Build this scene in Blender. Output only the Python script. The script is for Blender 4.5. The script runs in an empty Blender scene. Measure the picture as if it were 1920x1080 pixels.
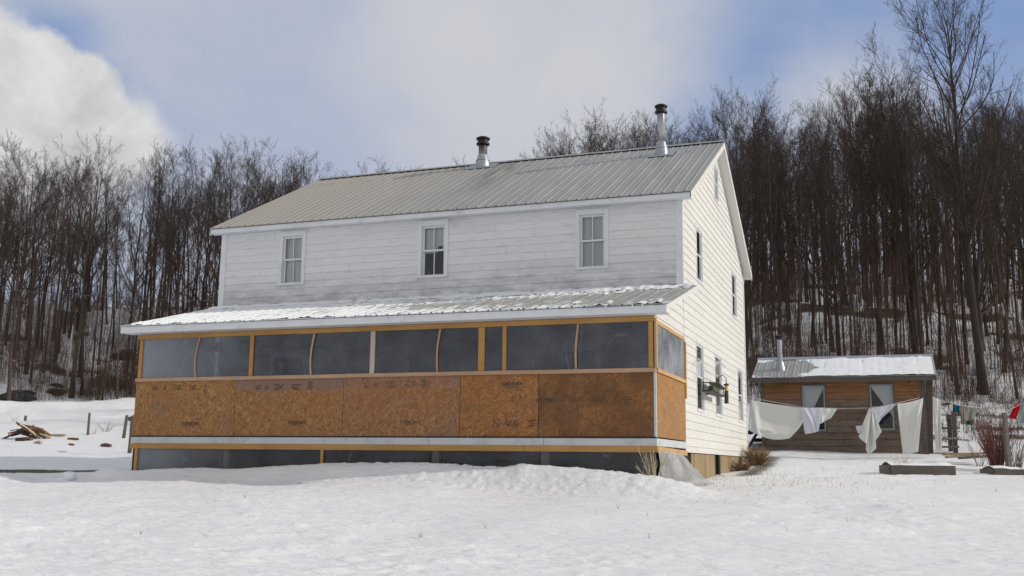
import bpy, math, random
import numpy as np
from mathutils import Vector, Matrix

random.seed(7)
RNG = np.random.default_rng(11)
SC = bpy.context.scene
COL = SC.collection
R = math.radians

# ------------------------------------------------------------------ camera
F = 1927.9
CAM = np.array([3.847, -20.6135, -0.0405])
YAW, PITCH, ROLL = -0.3514, 0.1690, 0.0119
cp, sp = math.cos(PITCH), math.sin(PITCH)
FWD = np.array([math.sin(YAW) * cp, math.cos(YAW) * cp, sp])
_r = np.array([math.cos(YAW), -math.sin(YAW), 0.0])
_u = np.cross(_r, FWD)
RGT = _r * math.cos(ROLL) + _u * math.sin(ROLL)
UPV = -_r * math.sin(ROLL) + _u * math.cos(ROLL)
H2 = np.array([math.sin(YAW), math.cos(YAW)])        # horizontal view axis
T2 = np.array([math.cos(YAW), -math.sin(YAW)])       # to the right of it

def ray(px, py):
    return FWD + RGT * (px - 960) / F - UPV * (py - 540) / F

def on_y(px, py, y):
    d = ray(px, py); k = (y - CAM[1]) / d[1]
    p = CAM + d * k
    return float(p[0]), float(p[2])

def on_x(px, py, x):
    d = ray(px, py); k = (x - CAM[0]) / d[0]
    p = CAM + d * k
    return float(p[1]), float(p[2])

def at(px, py, s):
    """point seen at a photo pixel, s metres away along the horizontal view axis"""
    d = ray(px, py); k = s / (d[0] * H2[0] + d[1] * H2[1])
    return CAM + d * k

# ------------------------------------------------------------------ noise
def _hash(ix, iy, seed):
    n = (ix.astype(np.int64) * 374761393 + iy.astype(np.int64) * 668265263 + seed * 1442695041) & 0x7fffffff
    n = ((n ^ (n >> 13)) * 1274126177) & 0x7fffffff
    n = (n ^ (n >> 16)) & 0xffff
    return n / 65535.0

def vnoise(x, y, seed=0):
    x = np.asarray(x, float); y = np.asarray(y, float)
    ix, iy = np.floor(x), np.floor(y)
    fx, fy = x - ix, y - iy
    fx = fx * fx * fx * (fx * (fx * 6 - 15) + 10); fy = fy * fy * fy * (fy * (fy * 6 - 15) + 10)
    a, b = _hash(ix, iy, seed), _hash(ix + 1, iy, seed)
    c, d = _hash(ix, iy + 1, seed), _hash(ix + 1, iy + 1, seed)
    return ((a * (1 - fx) + b * fx) * (1 - fy) + (c * (1 - fx) + d * fx) * fy) * 2 - 1

def fbm(x, y, seed=0, o=4, g=0.5):
    t, a = 0, 1.0
    for i in range(o):
        t = t + a * vnoise(x * 2 ** i + 17.3 * i, y * 2 ** i - 9.1 * i, seed + i); a *= g
    return t

def sstep(x, a, b):
    t = np.clip((x - a) / (b - a), 0, 1)
    return t * t * (3 - 2 * t)

# ------------------------------------------------------------------ terrain
def _smooth_profile(pts):
    s = np.arange(-60, 700, 0.5)
    z = np.interp(s, [p[0] for p in pts], [p[1] for p in pts])
    k = np.ones(9) / 9
    zp = np.pad(z, 4, mode='edge')
    return s, np.convolve(zp, k, 'valid')
PL = _smooth_profile([(-60, -1.8), (0, -1.66), (10, -1.0), (19, -.48), (22.5, -.58), (25.1, -.56), (26.0, -.18), (30, -.14), (34, -.03), (38, .15), (50, 1.1), (65, 2.7), (80, 4.4), (85, 5.4), (95, 9.5), (110, 15.5), (125, 18), (160, 18), (260, 14), (700, 0)])
PR = _smooth_profile([(-60, -1.8), (0, -1.66), (10, -1.0), (19, -.36), (23, -.25), (27, -.08), (32, .40), (40, 1.4), (50, 3.4), (58, 6), (65, 8.6), (80, 13.5), (110, 20), (140, 24), (200, 24), (300, 16), (700, 0)])
PM = _smooth_profile([(-60, -1.8), (0, -1.66), (10, -1.0), (19, -.38), (23, -.30), (27, -.2), (32, .1), (40, .8), (55, 2.4), (70, 4.6), (80, 6.5), (95, 11), (115, 17), (140, 20), (200, 19), (300, 14), (700, 0)])

_bx = [on_y(px, py, -3.05) for px, py in ((249, 885), (350, 884), (450, 880), (520, 873), (640, 868), (720, 867), (800, 867), (880, 872), (940, 874), (985, 868), (1040, 873), (1100, 879), (1200, 890), (1240, 895), (1330, 899))]
BERM_X = [b[0] for b in _bx]; BERM_Z = [b[1] for b in _bx]

def pile_list():
    out = []
    for px, s, h, r in ((215, 22.0, .17, .55), (130, 21.2, .10, .35), (8, 21.4, .15, .6), (165, 21.6, .05, .5), (812, 17.0, .05, .5), (300, 20.6, .06, 1.0)):
        p = at(px, 880, s); out.append((p[0], p[1], h, r))
    return out
PILES = pile_list()

def terrain(x, y, fine=False):
    x = np.asarray(x, float); y = np.asarray(y, float)
    dx, dy = x - CAM[0], y - CAM[1]
    s = dx * H2[0] + dy * H2[1]; t = dx * T2[0] + dy * T2[1]
    a = t / np.maximum(np.abs(s) + 4, 6)
    zl, zm, zr = (np.interp(s, P[0], P[1]) for P in (PL, PM, PR))
    wl = sstep(-a, .16, .36); wr = sstep(a, .08, .26)
    z = zm + (zl - zm) * wl + (zr - zm) * wr
    far = sstep(s, 60, 100)
    z = z + far * 1.1 * fbm(x / 14, y / 14, 5, 3) + sstep(s, 45, 70) * .35 * fbm(x / 5, y / 5, 9, 3)
    # ditch bank west of the house
    west = sstep(-t, 8.0, 9.5)
    wob = .35 * vnoise(x / 3.0, y / 3.0, 33)
        # shovelled berm along the porch
    hb = np.interp(x, BERM_X, BERM_Z)
    inx = sstep(x, -12.2, -11.0) * (1 - sstep(x, .1, 1.4))
    k = np.exp(-((y + 3.12) / np.where(y < -3.12, .55, .30)) ** 2) * inx
    k = np.where(y > -2.85, k * .6, k)
    z = z + (hb - z) * k
    for (qx, qy, h, r) in PILES:
        z = z + h * np.exp(-((x - qx) ** 2 + (y - qy) ** 2) / r ** 2)
    z = z + .05 * fbm(x / 2.3, y / 2.3, 3, 2) * (1 - .6 * k) * sstep(s, 6, 12)
    if fine:
        near = 1 - sstep(s, 30, 60)
        # wind crust: little drifts a few centimetres high, drawn out across the slope
        u = x * .94 + y * .34; v = -x * .34 + y * .94
        w1 = fbm(u / .34, v / .15, 21, 3, .55)
        w2 = vnoise(u / 1.1, v / .5, 25)
        patch = .55 + .45 * vnoise(x / 3.1, y / 2.2, 29)
        z = z + near * (.026 * np.maximum(w1 - .05, -.2) * patch + .010 * w2)
        # clods of shovelled snow on the berm
        c = fbm(x / .11, y / .11, 41, 3, .65)
        ch = np.exp(-((y + 3.5) / .75) ** 2) * sstep(x, -7.6, -4.5) * (1 - sstep(x, .6, 1.6))
        z = z + ch * .024 * np.maximum(c - .05, -.2)
        tr = np.exp(-((s - 22.3) / 1.1) ** 2) * sstep(-t, 8.2, 9.5)
        z = z + tr * .03 * np.maximum(c, -.2)
        hill = sstep(s, 75, 90)
        z = z + hill * .15 * fbm(x / .9, y / .9, 51, 2)
    return z

def tz(x, y):
    return float(terrain(np.array([x]), np.array([y]))[0])

def gpt(px, s, dz=0.0):
    p = at(px, 850, s)
    return np.array([p[0], p[1], tz(p[0], p[1]) + dz])

# ------------------------------------------------------------------ object helpers
OFF = {}

def setp(o, label=None, cat=None, group=None, kind=None):
    if label: o['label'] = label
    if cat: o['category'] = cat
    if group: o['group'] = group
    if kind: o['kind'] = kind
    return o

def thing(name, label, cat, loc, group=None):
    o = bpy.data.objects.new(name, None)
    o.empty_display_size = .3
    COL.objects.link(o)
    o.location = [float(v) for v in loc]
    OFF[o.name] = np.array([float(v) for v in loc])
    return setp(o, label, cat, group)

def link_mesh(name, V, Fs, mat, parent=None, smooth=False, loc=None, mats=None, midx=None):
    V = np.asarray(V, float).reshape(-1, 3)
    if parent is not None:
        off = OFF[parent.name]
    elif loc is not None:
        off = np.asarray(loc, float)
    else:
        off = np.zeros(3)
    me = bpy.data.meshes.new(name)
    if isinstance(Fs, np.ndarray):
        n, k = Fs.shape
        me.vertices.add(len(V)); me.vertices.foreach_set('co', (V - off).astype(np.float32).ravel())
        me.loops.add(n * k); me.loops.foreach_set('vertex_index', Fs.astype(np.int32).ravel())
        me.polygons.add(n); me.polygons.foreach_set('loop_start', np.arange(0, n * k, k, dtype=np.int32))
        me.update(calc_edges=True)
    else:
        me.from_pydata((V - off).tolist(), [], Fs)
        me.update()
    for m in (mats or [mat]):
        me.materials.append(m)
    if midx is not None:
        me.polygons.foreach_set('material_index', np.asarray(midx, np.int32))
    if smooth:
        me.polygons.foreach_set('use_smooth', np.ones(len(me.polygons), bool))
    o = bpy.data.objects.new(name, me)
    COL.objects.link(o)
    if parent is not None:
        o.parent = parent
    elif loc is not None:
        o.location = [float(v) for v in loc]
    OFF[o.name] = off
    return o

class MB:
    def __init__(s):
        s.V = []; s.F = []
    def quad(s, a, b, c, d):
        n = len(s.V); s.V += [tuple(map(float, p)) for p in (a, b, c, d)]; s.F.append((n, n + 1, n + 2, n + 3))
    def poly(s, pts):
        n = len(s.V); s.V += [tuple(map(float, p)) for p in pts]; s.F.append(tuple(range(n, n + len(pts))))
    def hexa(s, p):
        """8 corners: bottom ring 0-3, top ring 4-7"""
        n = len(s.V); s.V += [tuple(map(float, q)) for q in p]
        for f in ((0, 3, 2, 1), (4, 5, 6, 7), (0, 1, 5, 4), (1, 2, 6, 5), (2, 3, 7, 6), (3, 0, 4, 7)):
            s.F.append(tuple(n + i for i in f))
    def box(s, x0, x1, y0, y1, z0, z1):
        s.hexa([(x0, y0, z0), (x1, y0, z0), (x1, y1, z0), (x0, y1, z0), (x0, y0, z1), (x1, y0, z1), (x1, y1, z1), (x0, y1, z1)])
    def bar(s, a, b, w, h, up=(0, 0, 1)):
        a, b = Vector(a), Vector(b); d = (b - a).normalized(); up = Vector(up)
        if abs(d.dot(up)) > .98: up = Vector((0, 1, 0))
        r = d.cross(up).normalized(); u = r.cross(d).normalized()
        s.hexa([a + r * i * w / 2 + u * j * h / 2 for i, j in ((-1, -1), (1, -1), (1, 1), (-1, 1))] + [b + r * i * w / 2 + u * j * h / 2 for i, j in ((-1, -1), (1, -1), (1, 1), (-1, 1))])
    def tube(s, pts, rad, n=6, cap=True):
        pts = [Vector(p) for p in pts]
        if not hasattr(rad, '__len__'): rad = [rad] * len(pts)
        base = len(s.V); ref = None
        for i, p in enumerate(pts):
            d = (pts[min(i + 1, len(pts) - 1)] - pts[max(i - 1, 0)]).normalized()
            if ref is None:
                ref = d.cross(Vector((0.13, .97, .2)))
                if ref.length < .1: ref = d.cross(Vector((1, 0, 0)))
            ref = (ref - d * ref.dot(d)).normalized(); q = d.cross(ref)
            for k in range(n):
                a = 2 * math.pi * k / n
                s.V.append(tuple(p + (ref * math.cos(a) + q * math.sin(a)) * rad[i]))
        for i in range(len(pts) - 1):
            for k in range(n):
                k2 = (k + 1) % n
                s.F.append((base + i * n + k, base + i * n + k2, base + (i + 1) * n + k2, base + (i + 1) * n + k))
        if cap:
            s.F.append(tuple(base + k for k in range(n))[::-1]); s.F.append(tuple(base + (len(pts) - 1) * n + k for k in range(n)))
    def lathe(s, c, prof, n=20):
        """prof: (radius, z) pairs round the vertical axis at c"""
        base = len(s.V)
        for r, z in prof:
            for k in range(n):
                a = 2 * math.pi * k / n
                s.V.append((c[0] + r * math.cos(a), c[1] + r * math.sin(a), c[2] + z))
        for i in range(len(prof) - 1):
            for k in range(n):
                k2 = (k + 1) % n
                s.F.append((base + i * n + k, base + i * n + k2, base + (i + 1) * n + k2, base + (i + 1) * n + k))
        s.F.append(tuple(base + (len(prof) - 1) * n + k for k in range(n)))
        s.F.append(tuple(base + k for k in range(n))[::-1])
    def grid(s, P):
        P = np.asarray(P, float); n, m, _ = P.shape; base = len(s.V)
        s.V += [tuple(v) for v in P.reshape(-1, 3)]
        for i in range(n - 1):
            for j in range(m - 1):
                s.F.append((base + i * m + j, base + i * m + j + 1, base + (i + 1) * m + j + 1, base + (i + 1) * m + j))
    def build(s, name, mat, parent=None, smooth=False, loc=None):
        return link_mesh(name, s.V, s.F, mat, parent, smooth, loc)

def bevel(o, w=.006):
    m = o.modifiers.new('edge', 'BEVEL'); m.width = w; m.segments = 1; m.limit_method = 'ANGLE'
    return o

def solid(o, t):
    m = o.modifiers.new('thickness', 'SOLIDIFY'); m.thickness = t; m.offset = 0
    return o

# ------------------------------------------------------------------ materials
class NT:
    def __init__(s, name):
        s.m = bpy.data.materials.new(name); s.m.use_nodes = True
        s.t = s.m.node_tree; s.t.nodes.clear()
        s.out = s.n('ShaderNodeOutputMaterial')
    def n(s, typ, **kw):
        nd = s.t.nodes.new(typ)
        for k, v in kw.items(): setattr(nd, k, v)
        return nd
    def l(s, a, b): s.t.links.new(a, b)
    def setv(s, sock, v):
        if isinstance(v, (int, float, tuple, list)):
            if isinstance(v, (tuple, list)) and len(v) == 3 and sock.type == 'RGBA': v = (*v, 1)
            sock.default_value = v
        else: s.l(v, sock)
    def pos(s, scale=(1, 1, 1), rot=(0, 0, 0), loc=(0, 0, 0), obj=True):
        src = s.n('ShaderNodeTexCoord').outputs['Object'] if obj else s.n('ShaderNodeNewGeometry').outputs['Position']
        mp = s.n('ShaderNodeMapping')
        mp.inputs['Scale'].default_value = scale; mp.inputs['Rotation'].default_value = rot; mp.inputs['Location'].default_value = loc
        s.l(src, mp.inputs['Vector'])
        return mp.outputs['Vector']
    def noise(s, vec, scale=5, detail=4, rough=.55, dist=0.0):
        nd = s.n('ShaderNodeTexNoise')
        nd.inputs['Scale'].default_value = scale; nd.inputs['Detail'].default_value = detail
        nd.inputs['Roughness'].default_value = rough; nd.inputs['Distortion'].default_value = dist
        s.l(vec, nd.inputs['Vector'])
        return nd.outputs['Fac']
    def ramp(s, fac, stops, interp='LINEAR'):
        nd = s.n('ShaderNodeValToRGB'); cr = nd.color_ramp; cr.interpolation = interp
        while len(cr.elements) < len(stops): cr.elements.new(.5)
        for e, (p, c) in zip(cr.elements, stops):
            e.position = p; e.color = (*c, 1) if len(c) == 3 else c
        s.l(fac, nd.inputs['Fac'])
        return nd.outputs['Color']
    def rng(s, fac, a, b, c=0., d=1.):
        nd = s.n('ShaderNodeMapRange'); nd.clamp = True
        for i, v in enumerate((a, b, c, d)): nd.inputs[1 + i].default_value = v
        s.l(fac, nd.inputs[0])
        return nd.outputs[0]
    def mix(s, fac, a, b, blend='MIX'):
        nd = s.n('ShaderNodeMix', data_type='RGBA', blend_type=blend)
        s.setv(nd.inputs[0], fac); s.setv(nd.inputs[6], a); s.setv(nd.inputs[7], b)
        return nd.outputs[2]
    def math(s, op, a, b=0.0):
        nd = s.n('ShaderNodeMath', operation=op)
        s.setv(nd.inputs[0], a); s.setv(nd.inputs[1], b)
        return nd.outputs[0]
    def sep(s, vec):
        nd = s.n('ShaderNodeSeparateXYZ'); s.l(vec, nd.inputs[0]); return nd.outputs
    def bump(s, h, strength=.3, dist=.01):
        nd = s.n('ShaderNodeBump'); nd.inputs['Strength'].default_value = strength; nd.inputs['Distance'].default_value = dist
        s.l(h, nd.inputs['Height'])
        return nd.outputs['Normal']
    def bsdf(s, color, rough=.6, metal=0.0, normal=None, spec=.5):
        b = s.n('ShaderNodeBsdfPrincipled')
        s.setv(b.inputs['Base Color'], color); s.setv(b.inputs['Roughness'], rough); s.setv(b.inputs['Metallic'], metal)
        b.inputs['Specular IOR Level'].default_value = spec
        if normal is not None: s.l(normal, b.inputs['Normal'])
        s.l(b.outputs[0], s.out.inputs['Surface'])
        return b

M = {}

def mat_snow():
    t = NT('snow_cover')
    p = t.pos(obj=False)
    a = t.n('ShaderNodeAttribute', attribute_name='bare').outputs['Fac']
    n1 = t.noise(p, 55, 3, .6); n2 = t.noise(p, 11, 4, .6); n3 = t.noise(p, 2.2, 3)
    nb = t.noise(p, 23, 4, .7)
    soil = t.ramp(t.noise(p, 14, 5, .7), [(.3, (.030, .022, .014)), (.5, (.085, .062, .035)), (.7, (.16, .125, .07))])
    m = t.rng(t.math('ADD', a, t.math('MULTIPLY', t.math('SUBTRACT', nb, .5), 1.1)), .42, .58)
    snow = t.mix(t.rng(n3, .35, .65), (.80, .82, .86), (.86, .865, .875))
    n4 = t.noise(t.pos((4.2, 11, 8), rot=(0, 0, .35), obj=False), 1.0, 5, .62, .4)
    crust = t.rng(n4, .42, .72)
    h = t.math('ADD', t.math('ADD', t.math('MULTIPLY', n1, .10), t.math('MULTIPLY', n2, .5)), t.math('MULTIPLY', crust, 1.3))
    t.bsdf(t.mix(m, snow, soil), .62, 0, t.bump(h, .5, .024), .25)
    return t.m

def mat_roofsnow():
    t = NT('settled_snow')
    p = t.pos(obj=False)
    t.bsdf((.84, .86, .89), .6, 0, t.bump(t.noise(p, 30, 3), .4, .012), .25)
    return t.m

def mat_siding(name, c1, c2, stain=True):
    t = NT(name)
    p = t.pos(obj=False); x, y, z = t.sep(p)
    row = t.math('FLOOR', t.math('DIVIDE', z, .172))
    cmb = t.n('ShaderNodeCombineXYZ')
    t.l(t.math('FLOOR', t.math('ADD', t.math('MULTIPLY', t.math('ADD', x, y), .42), t.math('MULTIPLY', row, .37))), cmb.inputs[0]); t.l(row, cmb.inputs[1])
    wn = t.n('ShaderNodeTexWhiteNoise', noise_dimensions='2D'); t.l(cmb.outputs[0], wn.inputs['Vector'])
    base = t.mix(wn.outputs['Value'], c1, c2)
    # old paint: grey weathering that follows the grain, mildew low on the wall over the porch roof
    pg = t.pos((1.2, 1.2, 9), obj=False)
    g = t.noise(pg, 2.2, 5, .65)
    base = t.mix(t.math('MULTIPLY', t.rng(g, .52, .75), .45), base, (.36, .36, .37))
    if stain:
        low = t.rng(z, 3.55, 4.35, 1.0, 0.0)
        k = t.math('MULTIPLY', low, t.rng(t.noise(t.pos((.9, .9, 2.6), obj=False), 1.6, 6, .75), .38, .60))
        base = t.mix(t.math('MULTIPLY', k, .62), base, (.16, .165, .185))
        rust = t.math('MULTIPLY', t.rng(z, 5.1, 5.3), t.rng(t.noise(p, .9, 5, .7), .55, .7))
        base = t.mix(t.math('MULTIPLY', rust, .35), base, (.42, .33, .26))
    jf = t.math('FRACT', t.math('ADD', t.math('MULTIPLY', t.math('ADD', x, y), .42), t.math('MULTIPLY', row, .37)))
    jn = t.math('MULTIPLY', t.rng(jf, .003, .006, 1, 0), t.rng(wn.outputs['Value'], .55, .6))
    base = t.mix(t.math('MULTIPLY', jn, .34), base, (.16, .15, .14))
    speck = t.rng(t.noise(p, 60, 2, .5), .68, .76)
    base = t.mix(t.math('MULTIPLY', speck, .45), base, (.30, .28, .25))
    t.bsdf(base, .6, 0, t.bump(t.noise(pg, 20, 3), .25, .004), .3)
    return t.m

def mat_paint(name, c, dirt=(.45, .46, .48), amt=.5):
    t = NT(name); p = t.pos(obj=False)
    k = t.rng(t.noise(p, 2.6, 6, .7), .5, .75)
    t.bsdf(t.mix(t.math('MULTIPLY', k, amt), c, dirt), .5, 0, t.bump(t.noise(p, 40, 2), .12, .003), .35)
    return t.m

def mat_lumber(name, a, b, knot=(.20, .09, .03), axis=0):
    t = NT(name); p = t.pos(obj=False)
    sc = [26, 26, 26]; sc[axis] = 1.6
    g = t.noise(t.pos(tuple(sc), obj=False), 1.0, 4, .6)
    base = t.mix(t.rng(g, .3, .7), a, b)
    big = t.noise(t.pos((.8, .8, .8), obj=False), 1.0, 2)
    base = t.mix(t.math('MULTIPLY', t.rng(big, .4, .65), .35), base, (a[0] * .7, a[1] * .55, a[2] * .5))
    v = t.n('ShaderNodeTexVoronoi'); v.inputs['Scale'].default_value = 2.3; t.l(p, v.inputs['Vector'])
    base = t.mix(t.rng(v.outputs['Distance'], .03, .075, 1, 0), base, knot)
    t.bsdf(base, .62, 0, t.bump(g, .15, .003), .3)
    return t.m

def mat_osb(name, tone=(1, 1, 1), wet=0.0, shift=0.0, greytop=0.0):
    t = NT(name); p0 = t.pos(obj=False, loc=(shift, 0, 0)); zz_ = t.sep(t.pos(obj=False))[2]
    x, y, z = t.sep(p0)
    c = t.n('ShaderNodeCombineXYZ'); t.l(t.math('ADD', x, y), c.inputs[0]); t.l(z, c.inputs[1]); p0 = c.outputs[0]
    warp = t.n('ShaderNodeTexNoise'); warp.inputs['Scale'].default_value = 7; t.l(p0, warp.inputs['Vector'])
    wv = t.n('ShaderNodeMix', data_type='VECTOR'); wv.inputs[0].default_value = .03
    t.l(p0, wv.inputs[4]); t.l(warp.outputs['Color'], wv.inputs[5])
    p = wv.outputs[1]
    cols = []
    for i, (rot, sx, sy) in enumerate(((15, 13, 66), (70, 13, 74), (130, 15, 60))):
        m1 = t.n('ShaderNodeMapping'); m1.inputs['Rotation'].default_value = (0, 0, R(rot)); t.l(p, m1.inputs['Vector'])
        mp = t.n('ShaderNodeMapping'); mp.inputs['Scale'].default_value = (sx, sy, 1); mp.inputs['Location'].default_value = (i * 3.7, i * 1.3, 0)
        t.l(m1.outputs[0], mp.inputs['Vector'])
        v = t.n('ShaderNodeTexVoronoi'); v.voronoi_dimensions = '2D'; v.inputs['Scale'].default_value = 1.0; t.l(mp.outputs['Vector'], v.inputs['Vector'])
        cols.append((t.sep(v.outputs['Color']), v.outputs['Distance']))
    st = [(0, (.09, .038, .012)), (.12, (.20, .088, .026)), (.5, (.30, .145, .047)), (.8, (.38, .195, .07)), (1, (.52, .31, .14))]
    a = t.ramp(cols[0][0][0], st); b = t.ramp(cols[1][0][0], st); d = t.ramp(cols[2][0][0], st)
    k1 = t.rng(cols[1][0][1], .5, .52); k2 = t.rng(cols[2][0][2], .62, .64)
    base = t.mix(k1, a, b); base = t.mix(k2, base, d)
    base = t.mix(.30, base, (.28, .135, .044))
    big = t.noise(p0, 1.1, 4, .6)
    base = t.mix(t.math('MULTIPLY', t.rng(big, .42, .7), .45), base, (.30, .115, .032))
    grey = t.math('MULTIPLY', t.rng(t.noise(p0, .8, 5, .65), .52, .68), .42 + wet * .3)
    base = t.mix(grey, base, (.155, .115, .085))
    if greytop:
        gt = t.math('MULTIPLY', t.rng(t.math('ADD', zz_, t.math('MULTIPLY', t.math('SUBTRACT', t.noise(p0, 1.5, 4), .5), .35)), 1.30, 1.42), greytop)
        base = t.mix(gt, base, (.20, .135, .11))
    if wet:
        base = t.mix(t.math('MULTIPLY', t.rng(t.noise(p0, 1.4, 6, .65), .30, .58), wet), base, (.105, .050, .022))
    base = t.mix(1.0, base, tone, 'MULTIPLY')
    t.bsdf(base, .55, 0, t.bump(cols[1][0][0], .2, .003), .3)
    return t.m

def mat_metal_roof(name, weather=True, dusting=False):
    t = NT(name); p = t.pos(obj=False); x, y, z = t.sep(p)
    n = t.noise(t.pos((3, .5, .5), obj=False), 1.3, 5, .6)
    west = t.rng(x, -10.5, -2.5, 1, 0)
    sheet = t.math('FLOOR', t.math('DIVIDE', x, .915))
    wn = t.n('ShaderNodeTexWhiteNoise', noise_dimensions='1D'); t.l(sheet, wn.inputs['W'])
    base = t.mix(t.rng(n, .3, .7), (.30, .305, .30), (.40, .40, .39))
    base = t.mix(t.math('MULTIPLY', wn.outputs['Value'], .22), base, (.24, .245, .25))
    if weather:
        west_brown = t.math('MULTIPLY', west, t.rng(t.noise(p, .6, 4, .6), .2, .6, .55, 1.0))  # browner towards the west end
        base = t.mix(t.math('MULTIPLY', west_brown, .8), base, (.40, .355, .30))
        # soot washed down the sheets below the stove pipe
        d = t.math('MULTIPLY', t.rng(t.math('ABSOLUTE', t.math('ADD', x, SOOT_X)), .15, .75, 1, 0), t.rng(z, 6.0, 7.5, .2, 1))
        base = t.mix(t.math('MULTIPLY', d, t.rng(t.noise(t.pos((4, .5, .5), obj=False), 1.5, 4), .35, .65)), base, (.17, .165, .16))
        b2 = t.math('MULTIPLY', t.rng(t.math('ABSOLUTE', t.math('SUBTRACT', z, 7.62)), .02, .07, 1, 0), t.rng(t.noise(t.pos((4.3, 0, 0), obj=False), 1, 1), .5, .62))
        base = t.mix(t.math('MULTIPLY', b2, .55), base, (.15, .15, .14))
    if dusting:
        # a thin even coat of settled snow; rubbed through on the rib tops and on a melted band
        f1 = t.noise(t.pos((9, 2.2, 2.2), obj=False), 1.0, 5, .65)
        f2 = t.noise(t.pos((.7, .9, .9), obj=False), 1.0, 4, .6)
        up_ = t.rng(t.math('ABSOLUTE', t.math('SUBTRACT', z, ZPE + .38)), .0, .34)
        m = t.math('ADD', t.math('ADD', t.math('MULTIPLY', f1, .9), t.math('MULTIPLY', f2, .5)), t.math('ADD', t.math('MULTIPLY', t.rng(x, -9.5, -.5, 1, 0), .46), t.math('MULTIPLY', up_, .22)))
        fr_ = t.math('ABSOLUTE', t.math('SUBTRACT', t.math('FRACT', t.math('DIVIDE', t.math('SUBTRACT', x, PLX - .2), RIB)), .5))
        m = t.math('SUBTRACT', m, t.rng(fr_, .035, .10, .22, 0))
        cov = t.rng(m, .88, 1.02)
        base = t.mix(cov, base, (.80, .82, .85))
        t.bsdf(base, t.rng(cov, 0, 1, .5, .7), t.math('MULTIPLY', t.math('SUBTRACT', 1.0, cov), .25), t.bump(t.math('ADD', cov, t.math('MULTIPLY', t.noise(p, 30, 3), .3)), .4, .008), .3)
        return t.m
    t.bsdf(base, t.rng(n, .3, .7, .42, .6), .25, t.bump(t.noise(p, 6, 3), .1, .01), .4)
    return t.m

def mat_film(name, tint=(.80, .83, .88), milky=.12, rough=.12, left_light=False, back=.5, wr=.5, fres=.7, dcol=(.58, .62, .69)):
    t = NT(name); p = t.pos(obj=False)
    w = t.noise(t.pos((1.0, 1.0, 1.6), rot=(.3, .5, .2), obj=False), 2.3, 3, .5, 1.6)
    fine = t.noise(t.pos((2.5, 2.5, .5), rot=(.6, .2, .4), obj=False), 3.0, 3, .6, 2.5)
    nrm = t.bump(t.math('ADD', w, t.math('MULTIPLY', fine, .35)), wr, .04)
    glint_n = t.noise(t.pos((1.1, 1.1, .42), rot=(.1, .75, .2), obj=False), 1.3, 0, .5, .15)
    crease = t.math('MULTIPLY', t.rng(t.math('ABSOLUTE', t.math('SUBTRACT', glint_n, .5)), .002, .009, 1, 0), t.rng(t.noise(p, 1.3, 2), .48, .6))  # thin pale streaks: glints along the creases, painted into the film
    tr = t.n('ShaderNodeBsdfTransparent'); tr.inputs[0].default_value = (*tint, 1)
    gl = t.n('ShaderNodeBsdfGlossy'); gl.inputs['Roughness'].default_value = rough; gl.inputs[0].default_value = (.9, .92, .95, 1); t.l(nrm, gl.inputs['Normal'])
    df = t.n('ShaderNodeBsdfDiffuse'); df.inputs[0].default_value = (*dcol, 1)
    tl = t.n('ShaderNodeBsdfTranslucent'); tl.inputs[0].default_value = (.7, .72, .76, 1)
    add = t.n('ShaderNodeMixShader'); add.inputs[0].default_value = back; t.l(df.outputs[0], add.inputs[1]); t.l(tl.outputs[0], add.inputs[2])
    m1 = t.n('ShaderNodeMixShader'); t.l(t.rng(t.noise(p, 1.1, 4, .6), .35, .7, milky * .5, milky * 1.6), m1.inputs[0]) if not left_light else t.l(t.math('ADD', t.rng(t.sep(p)[0], PLX + .1, PLX + 2.6, .72, .13), t.rng(t.noise(p, 1.1, 4, .6), .35, .7, -.06, .08)), m1.inputs[0])  # left end: milkier gradient puts the light coming through into the film
    t.l(tr.outputs[0], m1.inputs[1]); t.l(add.outputs[0], m1.inputs[2])
    lw = t.n('ShaderNodeLayerWeight'); lw.inputs['Blend'].default_value = .12; t.l(nrm, lw.inputs['Normal'])
    m2 = t.n('ShaderNodeMixShader'); t.l(t.rng(lw.outputs['Fresnel'], 0, 1, .035, fres), m2.inputs[0])
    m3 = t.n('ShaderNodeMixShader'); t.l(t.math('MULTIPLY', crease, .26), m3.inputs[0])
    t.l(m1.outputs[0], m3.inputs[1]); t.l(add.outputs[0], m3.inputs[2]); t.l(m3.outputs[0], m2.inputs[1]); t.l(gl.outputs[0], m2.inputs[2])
    t.l(m2.outputs[0], t.out.inputs['Surface'])
    return t.m

def mat_glass():
    t = NT('window_glass'); p = t.pos(obj=False)
    nrm = t.bump(t.noise(p, 1.6, 2), .15, .02)
    tr = t.n('ShaderNodeBsdfTransparent'); tr.inputs[0].default_value = (.965, .975, .98, 1)
    gl = t.n('ShaderNodeBsdfGlossy'); gl.inputs['Roughness'].default_value = .03; t.l(nrm, gl.inputs['Normal'])
    fr = t.n('ShaderNodeFresnel'); fr.inputs[0].default_value = 1.5
    m = t.n('ShaderNodeMixShader'); t.l(fr.outputs[0], m.inputs[0]); t.l(tr.outputs[0], m.inputs[1]); t.l(gl.outputs[0], m.inputs[2])
    t.l(m.outputs[0], t.out.inputs['Surface'])
    return t.m

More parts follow.
